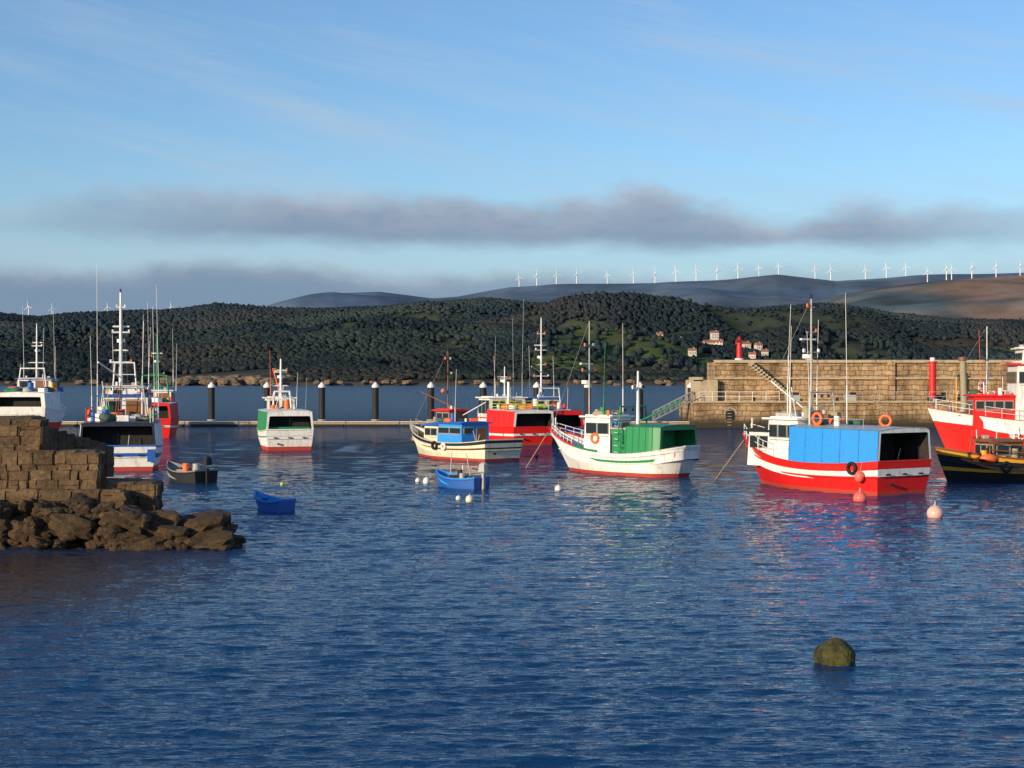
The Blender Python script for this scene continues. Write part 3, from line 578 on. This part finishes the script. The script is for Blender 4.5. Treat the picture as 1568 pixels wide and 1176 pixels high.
# pontoon + piles + gangway
e=empty('pontoon',(0,0,0)); mb=MB(); Yp=193.5
xs=np.arange(XA(40,Yp),XA(1062,Yp),6.6)
for xx in xs: 
    mb.box((xx+3.25,Yp+.3,.42),(6.45,2.2,.3),cream); mb.box((xx+3.25,Yp+.3,.1),(5.8,1.9,.4),black); mb.box((xx+3.25,Yp-.83,.42),(6.5,.06,.16),wood)
mb.build('walkway',e)
for px in(324,409,493,575,660,740,822,900,980,1058):
    mb=MB(); e=empty('mooring_pile',(XA(px,195.2),195.2,0)); mb.cyl((0,0,-1),(0,0,4.75),.4,black,seg=16); mb.cyl((0,0,4.75),(0,0,5.0),.46,white,seg=16); mb.cyl((0,0,5.0),(0,0,5.45),.46,white,r2=.05,seg=16); mb.torus((0,0,.7),.5,.08,steel,axis='Z'); mb.build('pile',e)
e=empty('gangway',(0,0,0)); mb=MB(); A=Vector((XA(1000,192.5),192.5,.7)); Bq=Vector((22.2,192.5,3.2)); d=(Bq-A)
for sy in(-.6,.6):
    o=Vector((0,sy,0)); up=Vector((0,0,1.1)); mb.cyl(A+o,Bq+o,.07,deckm); mb.cyl(A+o+up,Bq+o+up,.05,deckm)
    for k in range(8):
        f=k/7; mb.cyl(A+o+d*f,A+o+d*f+up,.04,deckm); 
        if k<7: mb.cyl(A+o+d*f,A+o+d*(f+1/7)+up,.03,deckm)
for k in range(20): c=A+d*(k+.5)/20; mb.box(c,(d.length/20,1.2,.06),deckm,ry=-math.atan2(d.z,d.x))
mb.build('truss',e)
# ------------------------------------------------------------ terrain
def snoise(seed,n,k0,k1):
    r=np.random.default_rng(seed); k=np.exp(r.uniform(math.log(k0),math.log(k1),n)); a=r.uniform(0,6.283,n); p=r.uniform(0,6.283,n); amp=(k0/k)**.9; amp/=math.sqrt((amp**2).sum()/2)
    def f(x,y):
        o=np.zeros_like(x)
        for i in range(n): o+=amp[i]*np.sin(k[i]*(x*math.cos(a[i])+y*math.sin(a[i]))+p[i])
        return o
    return f
front_r=[(-900,505),(-400,500),(0,482),(60,488),(140,484),(250,479),(330,469),(420,474),(520,473),(600,471),(740,461),(850,465),(960,463),(1050,467),(1130,474),(1250,470),(1350,482),(1450,492),(1568,494),(2000,500),(2600,505)]
far_r=[(-900,480),(-400,476),(0,484),(250,486),(400,472),(450,462),(510,450),(580,447),(660,456),(700,453),(780,438),(850,433),(1000,434),(1120,427),(1190,421),(1280,431),(1400,422),(1568,417),(2000,410),(2600,420)]
mid_r=[(-900,520),(1000,520),(1150,486),(1230,464),(1300,448),(1380,436),(1450,427),(1568,418),(2000,405),(2600,420)]
nA=snoise(3,26,2*math.pi/900,2*math.pi/90); nB=snoise(5,30,2*math.pi/2500,2*math.pi/300); nC=snoise(9,30,2*math.pi/260,2*math.pi/25); nD=snoise(15,36,2*math.pi/900,2*math.pi/90)
def hterr(px,q,r0,r1,prof,shore,noise,namp,pw):
    r=r0+(r1-r0)*q; qq=np.clip(q,0,1)
    X=(px-CX)/F*r; Y=r
    ry=np.interp(px,[a for a,_ in prof],[b for _,b in prof])
    yy=shore+(ry-shore)*qq**pw
    h=CH+(HZ-yy)/F*r
    n=noise(X,Y)*namp*np.clip(q*4,0,1)*np.where(q<1,np.clip((1.02-q)*2.5,.06,1),.06)
    h=h+n*r/2000
    h=np.where(q>1,h-(q-1)*r*.35,h)
    h=np.where(q<=0.001,-3,h)
    return X,Y,h
def grid_mesh(name,X,Y,Z,col,mat):
    nr,nc=X.shape; v=np.stack([X,Y,Z],-1).reshape(-1,3)
    i=np.arange(nr*nc).reshape(nr,nc); f=np.stack([i[:-1,:-1],i[:-1,1:],i[1:,1:],i[1:,:-1]],-1).reshape(-1,4)
    me=bpy.data.meshes.new(name); me.vertices.add(len(v)); me.vertices.foreach_set('co',v.astype(np.float32).ravel())
    me.loops.add(f.size); me.loops.foreach_set('vertex_index',f.astype(np.int32).ravel()); me.polygons.add(len(f)); me.polygons.foreach_set('loop_start',np.arange(0,f.size,4,dtype=np.int32)); me.polygons.foreach_set('use_smooth',np.ones(len(f),bool))
    me.update(calc_edges=True)
    if col is not None:
        a=me.color_attributes.new('col','FLOAT_COLOR','POINT'); c=np.ones((len(v),4),np.float32); c[:,:3]=col.reshape(-1,3); a.data.foreach_set('color',c.ravel())
    me.materials.append(mat); o=bpy.data.objects.new(name,me); scene.collection.objects.link(o); return o
def land_mat(name,sc,var=.5,bump=6.,det=8.):
    m,nt,b=new_mat(name); L=nt.links.new; at=N(nt,'ShaderNodeAttribute',attribute_name='col'); tc=N(nt,'ShaderNodeTexCoord')
    n=N(nt,'ShaderNodeTexNoise',Scale=sc,Detail=det,Roughness=.75); L(tc.outputs['Object'],n.inputs['Vector'])
    cr=N(nt,'ShaderNodeValToRGB'); cr.color_ramp.elements[0].position=.35; cr.color_ramp.elements[1].position=.65; cr.color_ramp.elements[0].color=(1-var,)*3+(1,); cr.color_ramp.elements[1].color=(1+var,)*3+(1,); L(n.outputs['Fac'],cr.inputs['Fac'])
    mu=N(nt,'ShaderNodeMixRGB',blend_type='MULTIPLY'); mu.inputs['Fac'].default_value=1; L(at.outputs['Color'],mu.inputs['Color1']); L(cr.outputs[0],mu.inputs['Color2']); L(mu.outputs[0],b.inputs['Base Color'])
    b.inputs['Roughness'].default_value=1; b.inputs['Specular IOR Level'].default_value=0
    bp=N(nt,'ShaderNodeBump',Strength=.6,Distance=bump); L(n.outputs['Fac'],bp.inputs['Height']); L(bp.outputs[0],b.inputs['Normal']); return m
FOR=np.array([.030,.043,.048])  # forest ground, aerial haze mixed into the colour as a blue tint
G1=(.080,.108,.045); G2=(.068,.085,.048); T1=(.10,.085,.058); O1=(.058,.072,.048)
clear=[(905,.30,60,.13,G1),(880,.16,75,.08,G1),(930,.42,50,.05,G2),(1050,.2,60,.08,G2),(1010,.34,35,.05,G1),(1130,.50,90,.07,G2),(1185,.68,140,.06,O1),(1060,.88,120,.06,T1),(1030,.76,60,.04,O1),(1250,.55,70,.05,O1),(1330,.42,60,.05,O1),(1420,.35,90,.05,G2),(560,.16,60,.04,O1),(640,.1,60,.04,G2),(90,.08,60,.04,O1),(1230,.25,80,.07,G2),(1480,.62,90,.04,(.085,.07,.055)),(650,.82,80,.045,O1),(905,.58,50,.04,G2),(700,.25,50,.03,O1),(780,.70,60,.03,O1),(830,.90,60,.03,T1),(1100,.3,50,.05,G1),(1340,.8,80,.04,O1)]
_r=random.Random(4)
for i in range(30): clear.append((_r.uniform(860,1600),_r.uniform(.15,.9),_r.uniform(20,60),_r.uniform(.015,.04),_r.choice([G2,O1,O1,T1,G1,(.055,.065,.045)])))
for i in range(10): clear.append((_r.uniform(-50,850),_r.uniform(.1,.9),_r.uniform(15,50),_r.uniform(.01,.02),_r.choice([O1,(.05,.058,.045),(.05,.058,.045)])))
def clearing(px,q):
    w=np.zeros(px.shape+(1,)); c=np.zeros(px.shape+(3,))
    jx=nC(px*2.2,q*900)*.3
    for a,bq,rx,rq,cc in clear:
        d=((px-a)/rx)**2+((q-bq)/rq)**2; k=np.clip((1-d+jx)*2.5,0,1)[...,None]; c=c*(1-k)+np.array(cc)*k; w=np.maximum(w,k)
    return w,c
px=np.linspace(-500,2100,700); q=np.concatenate([[0,.004],np.linspace(.01,1.0,170),np.linspace(1.02,1.25,10)])
PX,Q=np.meshgrid(px,q); X,Y,Z=hterr(PX,Q,1150,2650,front_r,587,nA,16,.85)
w,c=clearing(PX,Q); col=FOR*1.0*(1-w)+c*w
rk=np.clip((.03-Q)/.02,0,1)[...,None]; 
rk2=(np.clip((.10-Q)/.03,0,1)*np.clip(1-np.abs(PX-340)/110,0,1)**.5)[...,None]; rk=np.maximum(rk*.7,rk2)
col=col*(1-rk)+np.array([.10,.085,.07])*rk
grid_mesh('hillside',X,Y,Z,col,land_mat('hillside_ground',.012,.35,3.))
S=Stones()
for i in range(150):
    p_=random.gauss(340,45) if i<95 else random.uniform(0,1100); q_=random.uniform(0,.05) if i<95 else random.uniform(0,.008)
    xx,yy,zz=hterr(np.array([p_]),np.array([q_]),1150,2650,front_r,587,nA,16,.85); sz=random.uniform(2,5) if i<95 else random.uniform(1,2.6)
    rock(S,(xx[0],yy[0]-6,max(0,zz[0])+sz*.2),(sz*1.5,sz,sz*.7))
S.build('coastal_rocks',stone_mat('coastal_granite',(.15,.115,.085),(.26,.20,.14),(.4,.38,.35),wet=-1,bs=1))
# forest
NT=105000; tp=rng.uniform(-350,1950,NT); tq=rng.uniform(.03,1.02,NT)**1.05
w,_=clearing(tp,tq); keep=(w[:,0]<.3)|(rng.random(NT)<.08); keep&=~((tq<.10)&(np.abs(tp-335)<90)); tp=tp[keep];tq=tq[keep]
TX,TY,TZ=hterr(tp,tq,1150,2650,front_r,587,nA,16,.85); n=len(tp)
iv=np.array(ICO1[0]); ifc=np.array(ICO1[1]); iv=iv/np.linalg.norm(iv,axis=1)[:,None]
sp=nA(TX*1.7+500,TY*1.7)
conif=(sp+rng.normal(0,.3,n))>0.2
stand=1+.3*nD(TX*1.3,TY*1.3)
sx=rng.uniform(2.8,5.0,n); sz=rng.uniform(2.2,3.6,n)*np.where(conif,1.2,.85)*np.clip(stand,.55,1.6)
jit=rng.uniform(.84,1.16,(n,12,1)); V=iv[None]*jit; 
tap=np.where(conif[:,None],1-.3*V[:,:,2],1-.1*V[:,:,2])
V=np.stack([V[:,:,0]*sx[:,None]*tap+TX[:,None],V[:,:,1]*sx[:,None]*tap+TY[:,None],V[:,:,2]*sz[:,None]+(TZ+sz*.6)[:,None]],-1).reshape(-1,3)
Fc=(ifc[None]+12*np.arange(n)[:,None,None]).reshape(-1,3)
me=bpy.data.meshes.new('forest'); me.vertices.add(len(V)); me.vertices.foreach_set('co',V.astype(np.float32).ravel()); me.loops.add(Fc.size); me.loops.foreach_set('vertex_index',Fc.astype(np.int32).ravel()); me.polygons.add(len(Fc)); me.polygons.foreach_set('loop_start',np.arange(0,Fc.size,3,dtype=np.int32)); me.polygons.foreach_set('use_smooth',np.ones(len(Fc),bool)); me.update(calc_edges=True)
base=np.where(conif[:,None],np.array([.013,.021,.020]),np.array([.020,.027,.020])); big=np.clip(nD(TX,TY*.8)[:,None]*.35+1,.5,1.8)
tc_=base*big*rng.uniform(.88,1.13,(n,1)); brn=rng.random(n)<.03; tc_[brn]=np.array([.035,.032,.028])
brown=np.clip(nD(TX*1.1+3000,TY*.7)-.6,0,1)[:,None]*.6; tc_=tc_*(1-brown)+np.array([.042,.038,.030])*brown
hz=(.7+tq[:,None])*.021; tc_=tc_+hz*np.array([.46,.66,.98])  # aerial haze painted into the tree colours, bluer up the slope
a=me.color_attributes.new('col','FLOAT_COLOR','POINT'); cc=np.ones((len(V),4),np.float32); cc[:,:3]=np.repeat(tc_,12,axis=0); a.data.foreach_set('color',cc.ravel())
me.materials.append(land_mat('hazed_foliage',.5,.2,.3,3.)); o=bpy.data.objects.new('forest',me); scene.collection.objects.link(o)
# far hills
q=np.linspace(0,1.2,110); px=np.linspace(-500,2100,600); PX,Q=np.meshgrid(px,q)
X,Y,Z=hterr(PX,Q,4600,7600,far_r,560,nB,13,.8); Z=np.maximum(Z,-3)
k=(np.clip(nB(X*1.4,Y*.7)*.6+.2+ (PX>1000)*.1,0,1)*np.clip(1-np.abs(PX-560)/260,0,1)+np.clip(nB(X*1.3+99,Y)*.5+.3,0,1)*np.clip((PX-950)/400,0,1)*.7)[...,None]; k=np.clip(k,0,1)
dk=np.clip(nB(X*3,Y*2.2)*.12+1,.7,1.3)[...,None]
col=(np.array([.10,.15,.215])*(1-k)+np.array([.185,.185,.185])*k)*dk  # blue base colour has the distance haze painted in
grid_mesh('distant_hills',X,Y,Z,col,land_mat('hazed_distant_ground',.005,.2,5.))
X2,Y2,Z2=hterr(PX,Q,3600,6000,mid_r,560,nB,13,.8); Z2=np.where(PX<1100,-30,Z2)
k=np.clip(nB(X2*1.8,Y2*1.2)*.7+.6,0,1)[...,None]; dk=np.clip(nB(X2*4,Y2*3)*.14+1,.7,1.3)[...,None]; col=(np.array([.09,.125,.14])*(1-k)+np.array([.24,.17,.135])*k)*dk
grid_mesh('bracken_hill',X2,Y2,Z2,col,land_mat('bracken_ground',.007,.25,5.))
# turbines
tm=MB(); tm.cyl((0,0,-6),(0,0,46),2.5,white,r2=1.7,seg=8); tm.box((0,0,47),(3.8,9,4),white)
for k in range(3):
    a=math.radians(100+120*k); tm.cyl((0,-5,47),(27*math.cos(a),-5,47+27*math.sin(a)),1.8,white,r2=.7,seg=5)
turb=None
tw=paint('turbine_white',(.8,.8,.8),grime=0)
for px_ in(795,822,852,883,930,970,1003,1035,1066,1098,1130,1162,1192,1248,1272,1325,1357,1387,1420,1449,1457,1488,1525,1562,44,80,165,262):
    if turb is None: 
        turb=tm.build('wind_turbine',None,[tw]*len(MATS)); o=turb
    else: o=bpy.data.objects.new('wind_turbine',turb.data); scene.collection.objects.link(o)
    xx,yy,zz=hterr(np.array([float(px_)]),np.array([.995]),4600,7600,far_r,560,nB,13,.8)
    xm,ym,zm=hterr(np.array([float(px_)]),np.array([.995]),3600,6000,mid_r,560,nB,13,.8)
    if px_>1400: xx,yy,zz=xm,ym,zm
    s_=.8 if px_>1400 else 1
    o.location=(xx[0],yy[0],zz[0]+2); o.scale=(s_*random.uniform(.85,1.1),)*3; o.rotation_euler=(0,0,random.uniform(-.5,.5))
# houses
rooft=paint('terracotta_roof',(.36,.14,.08),rough=.9); wallw=paint('render_wall',(.62,.57,.50),rough=.9); HM=[wallw,rooft,glass]
def vhouse(px_,q_,w=10,d=8,hh=6,rz=0.):
    xx,yy,zz=hterr(np.array([float(px_)]),np.array([q_]),1150,2650,front_r,587,nA,16,.85)
    w*=.85; hh*=.85
    mb=MB(); mb.box((0,0,hh/2-1),(w,d,hh+2),0)
    r=2.6; a=w/2+.5; b_=d/2+.5
    mb.add([(-a,-b_,hh),(a,-b_,hh),(a,0,hh+r),(-a,0,hh+r),(a,b_,hh),(-a,b_,hh)],[[0,1,2,3],[3,2,4,5],[0,3,5],[1,4,2]],1)
    for fl in range(2 if hh>5 else 1):
        for i in range(3): mb.box((-w/2+w*(i+.5)/3,-d/2-.03,1.6+fl*2.8),(w*.12,.1,1.3),2)
    for sd in(-1,1): mb.box((sd*(w/2+.03),0,1.8),(.1,1.2,1.3),2)
    mb.box((w*.25,1,hh+r),(.9,.9,1.6),0)
    o=mb.build('house',None,HM); o.location=(xx[0],yy[0],zz[0]+2.0); o.rotation_euler=(0,0,rz)
for p_ in[(884,.49,12,8,5,.2),(905,.5,9,8,6,-.3),(918,.51,10,8,5,.1),(934,.49,9,8,6,.4),(948,.5,12,8,6,-.1),(962,.47,8,7,5,.3),(1084,.4,12,9,5,.2),(1094,.47,10,9,8,.1),(1100,.42,13,9,6,-.3),(1143,.4,9,8,5,.2),(1152,.36,9,8,5,-.2),(1161,.39,8,8,6,.2),(1171,.37,8,7,5,0),(1040,.46,8,7,5,0),(1215,.33,8,7,5,.3),(1010,.38,7,7,5,.2),(1060,.33,9,7,5,.1)]: vhouse(*p_)
# ------------------------------------------------------------ water
ys=[4,8,13,18]+[CH*F/p for p in np.arange(690,70,-.5)]
y=ys[-1]
while y<16000: y*=1.03; ys.append(y)
ys=np.array(ys); 
cols=np.concatenate([np.linspace(-1.0,-.37,24)[:-1],np.linspace(-.37,.37,820),np.linspace(.37,1.0,24)[1:]])
T,Yg=np.meshgrid(cols,ys); Xg=T*Yg
dY=np.gradient(ys)[:,None]*np.ones_like(T); dX=np.gradient(cols)[None,:]*Yg
Zg=np.zeros_like(Xg); r=np.random.default_rng(21); NW=120
lam=np.exp(r.uniform(math.log(.16),math.log(2.6),NW)); ang=math.radians(-82)+r.normal(0,.30,NW); ph=r.uniform(0,6.283,NW); rms=.17
patch=1+.30*np.sin(Xg*.11+1.3*np.sin(Yg*.05))*np.sin(Yg*.083+.7*np.sin(Xg*.07)); patch*=np.clip(.65+Yg/160,.7,1.1)
for i in range(NW):
    s_=rms*math.sqrt(2/NW)*(.42 if lam[i]>1.4 else (.8 if lam[i]>.8 else 1.15)); k=2*math.pi/lam[i]
    att=np.clip((lam[i]/dY-2.0)/2,0,1)*np.clip((lam[i]/dX-2.0)/2,0,1)
    Zg+=att*s_/k*np.sin(k*(Xg*math.cos(ang[i])+Yg*math.sin(ang[i]))+ph[i]+.8*np.sin(Xg*.35+i)+.6*np.sin(Yg*.21+2*i))
Zg*=patch; Zg[Yg>400]=0
m,nt,b=new_mat('sea_water'); Lk=nt.links.new
tc=N(nt,'ShaderNodeTexCoord'); sp=N(nt,'ShaderNodeSeparateXYZ'); Lk(tc.outputs['Object'],sp.inputs[0])
mp=N(nt,'ShaderNodeMapping'); mp.inputs['Scale'].default_value=(.45,1.3,1); mp.inputs['Rotation'].default_value=(0,0,.12); Lk(tc.outputs['Object'],mp.inputs['Vector'])
n1=N(nt,'ShaderNodeTexNoise',Scale=3.6,Detail=4.0,Roughness=.6); Lk(mp.outputs[0],n1.inputs['Vector'])
n2=N(nt,'ShaderNodeTexNoise',Scale=.8,Detail=5.0,Roughness=.7); Lk(mp.outputs[0],n2.inputs['Vector'])
b1=N(nt,'ShaderNodeBump',Strength=.7,Distance=.14); Lk(n1.outputs['Fac'],b1.inputs['Height'])
mf=N(nt,'ShaderNodeMapRange'); mf.inputs['From Min'].default_value=35; mf.inputs['From Max'].default_value=130; mf.inputs['To Min'].default_value=0.05; mf.inputs['To Max'].default_value=1.; Lk(sp.outputs[1],mf.inputs['Value'])
b2=N(nt,'ShaderNodeBump',Distance=1.5); Lk(n2.outputs['Fac'],b2.inputs['Height']); Lk(mf.outputs[0],b2.inputs['Strength']); Lk(b1.outputs[0],b2.inputs['Normal']); Lk(b2.outputs[0],b.inputs['Normal'])
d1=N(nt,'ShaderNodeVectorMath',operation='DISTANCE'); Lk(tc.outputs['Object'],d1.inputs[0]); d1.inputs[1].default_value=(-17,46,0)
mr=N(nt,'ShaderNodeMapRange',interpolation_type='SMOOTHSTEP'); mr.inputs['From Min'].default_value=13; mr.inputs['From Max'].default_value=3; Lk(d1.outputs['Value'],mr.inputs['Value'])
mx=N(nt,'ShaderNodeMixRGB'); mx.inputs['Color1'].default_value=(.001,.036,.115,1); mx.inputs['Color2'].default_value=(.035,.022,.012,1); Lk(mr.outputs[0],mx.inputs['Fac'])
n3=N(nt,'ShaderNodeTexNoise',Scale=.22,Detail=8.0,Roughness=.75); mp3=N(nt,'ShaderNodeMapping'); mp3.inputs['Scale'].default_value=(1,.35,1); Lk(tc.outputs['Object'],mp3.inputs['Vector']); Lk(mp3.outputs[0],n3.inputs['Vector'])
wc=N(nt,'ShaderNodeMapRange'); wc.inputs['From Min'].default_value=.66; wc.inputs['From Max'].default_value=.70; Lk(n3.outputs['Fac'],wc.inputs['Value'])
fm=N(nt,'ShaderNodeMapRange'); fm.inputs['From Min'].default_value=210; fm.inputs['From Max'].default_value=260; Lk(sp.outputs[1],fm.inputs['Value'])
ml=N(nt,'ShaderNodeMath',operation='MULTIPLY'); Lk(wc.outputs[0],ml.inputs[0]); Lk(fm.outputs[0],ml.inputs[1])
mw=N(nt,'ShaderNodeMixRGB'); Lk(ml.outputs[0],mw.inputs['Fac']); Lk(mx.outputs[0],mw.inputs['Color1']); mw.inputs['Color2'].default_value=(.6,.62,.65,1); Lk(mw.outputs[0],b.inputs['Base Color'])
rg=N(nt,'ShaderNodeMapRange'); rg.inputs['From Min'].default_value=60; rg.inputs['From Max'].default_value=300; rg.inputs['To Min'].default_value=.03; rg.inputs['To Max'].default_value=.18; Lk(sp.outputs[1],rg.inputs['Value']); Lk(rg.outputs[0],b.inputs['Roughness'])
sg=N(nt,'ShaderNodeMapRange'); sg.inputs['From Min'].default_value=40; sg.inputs['From Max'].default_value=260; sg.inputs['To Min'].default_value=.5; sg.inputs['To Max'].default_value=.12; Lk(sp.outputs[1],sg.inputs['Value']); Lk(sg.outputs[0],b.inputs['Specular IOR Level'])
b.inputs['IOR'].default_value=1.333
grid_mesh('water',Xg,Yg,Zg,None,m)
# ------------------------------------------------------------ sun, sky
SE=math.radians(13); saz=Vector((-.70,-.71)).normalized()
sd=Vector((saz.x*math.cos(SE),saz.y*math.cos(SE),math.sin(SE)))
sl=bpy.data.lights.new('sun','SUN'); sl.energy=5.0; sl.angle=math.radians(.5); sl.color=(1,.79,.52); so=bpy.data.objects.new('sun',sl); so.rotation_euler=sd.to_track_quat('Z','Y').to_euler(); so.location=(-60,-80,60); scene.collection.objects.link(so)
w=bpy.data.worlds.new('World'); scene.world=w; w.use_nodes=True; nt=w.node_tree; bg=nt.nodes['Background']; Lk=nt.links.new
sky=N(nt,'ShaderNodeTexSky'); sky.sky_type='NISHITA'; sky.sun_disc=False; sky.sun_elevation=SE; sky.sun_rotation=math.atan2(saz.x,saz.y)%(2*math.pi); sky.air_density=1.0; sky.dust_density=.5; sky.ozone_density=2.5
ST=.12; bg.inputs['Strength'].default_value=ST
def Mth(op,a,b=None,c=None,clamp=False):
    n=nt.nodes.new('ShaderNodeMath'); n.operation=op; n.use_clamp=clamp
    for i,v in enumerate((a,b,c)):
        if v is None: continue
        if isinstance(v,(int,float)): n.inputs[i].default_value=v
        else: Lk(v,n.inputs[i])
    return n.outputs[0]
def sstep(x,a,b_):
    n=nt.nodes.new('ShaderNodeMapRange'); n.interpolation_type='SMOOTHSTEP'; Lk(x,n.inputs['Value']); n.inputs['From Min'].default_value=a; n.inputs['From Max'].default_value=b_; return n.outputs[0]
def noise(u,v,su,sv,det=6,rough=.6,off=0.):
    c=nt.nodes.new('ShaderNodeCombineXYZ'); Lk(Mth('MULTIPLY',u,su),c.inputs[0]); Lk(Mth('MULTIPLY',v,sv),c.inputs[1]); c.inputs[2].default_value=off
    n=N(nt,'ShaderNodeTexNoise',Scale=1.0,Detail=float(det),Roughness=rough); Lk(c.outputs[0],n.inputs['Vector']); return n.outputs['Fac']
def mixc(f,a,b_):
    n=nt.nodes.new('ShaderNodeMixRGB'); Lk(f,n.inputs[0])
    for i,v in((1,a),(2,b_)):
        if isinstance(v,tuple): n.inputs[i].default_value=(*[k/ST for k in v],1)
        else: Lk(v,n.inputs[i])
    return n.outputs[0]
tc=N(nt,'ShaderNodeTexCoord'); sp=N(nt,'ShaderNodeSeparateXYZ'); Lk(tc.outputs['Generated'],sp.inputs[0])
u=Mth('ARCTAN2',sp.outputs[0],sp.outputs[1]); v=sp.outputs[2]
tn=nt.nodes.new('ShaderNodeMixRGB'); tn.blend_type='MULTIPLY'; tn.inputs[0].default_value=1; Lk(sky.outputs[0],tn.inputs[1]); tn.inputs[2].default_value=(1.0,1.20,1.42,1)
colr=tn.outputs[0]
vd=Mth('ADD',v,Mth('MULTIPLY',u,.20))
ci=noise(u,vd,3.0,34,6,.66,3.1); ci2=noise(u,vd,1.8,8,2,.5,8.)
cf=Mth('MULTIPLY',Mth('MULTIPLY',sstep(ci,.42,.76),sstep(ci2,.34,.60)),.6)
colr=mixc(cf,colr,(.46,.57,.70))
colr=mixc(Mth('MULTIPLY',sstep(v,.15,.03),.6),colr,(.38,.51,.65))
# cloud bank 1
big=noise(u,v,8,8,2,.5,1.3); fine=noise(u,v,30,75,6,.62,5.); puff=noise(u,v,16,30,3,.55,2.2)
top=Mth('ADD',.060,Mth('ADD',Mth('MULTIPLY',big,.050),Mth('ADD',Mth('MULTIPLY',fine,.022),Mth('MULTIPLY',puff,.022))))
cen=Mth('MULTIPLY',sstep(Mth('ABSOLUTE',Mth('ADD',u,.02)),.32,.05),.010); top=Mth('ADD',top,cen)
bot=Mth('ADD',.074,Mth('ADD',Mth('MULTIPLY',noise(u,v,14,40,4,.6,9.),.016),Mth('MULTIPLY',u,-.012)))
d1=Mth('MULTIPLY',sstep(Mth('SUBTRACT',top,v),-.004,.012),sstep(Mth('SUBTRACT',v,bot),-.005,.009))
d1=Mth('MULTIPLY',d1,sstep(u,.42,.20)); d1=Mth('MULTIPLY',d1,Mth('ADD',.35,Mth('MULTIPLY',sstep(u,-.33,-.12),.65)))
shade=sstep(Mth('SUBTRACT',top,v),.026,.0)
c1=mixc(Mth('MULTIPLY',shade,sstep(fine,.3,.62)),(.215,.275,.395),(.44,.455,.52))
top2=Mth('ADD',.048,Mth('ADD',Mth('MULTIPLY',noise(u,v,7,4,3,.5,4.4),.034),Mth('MULTIPLY',noise(u,v,30,60,5,.6,7.),.014)))
d2=Mth('MULTIPLY',sstep(Mth('SUBTRACT',top2,v),-.002,.012),sstep(u,.5,-.15)); 
c2=mixc(sstep(Mth('SUBTRACT',top2,v),.020,0),(.175,.255,.385),(.31,.37,.46))
colr=mixc(Mth('MULTIPLY',d2,.85),colr,c2); colr=mixc(Mth('MULTIPLY',d1,.82),colr,c1)
Lk(colr,bg.inputs['Color'])
# ------------------------------------------------------------ camera
cd=bpy.data.cameras.new('camera'); cd.sensor_width=36; cd.lens=36*F/1568; cd.clip_start=.5; cd.clip_end=30000
co=bpy.data.objects.new('camera',cd); co.location=(0,0,CH); co.rotation_euler=(math.radians(90)-math.atan(10/F),0,0); scene.collection.objects.link(co); scene.camera=co
scene.view_settings.view_transform='Standard'; scene.view_settings.look='None'; scene.view_settings.exposure=0
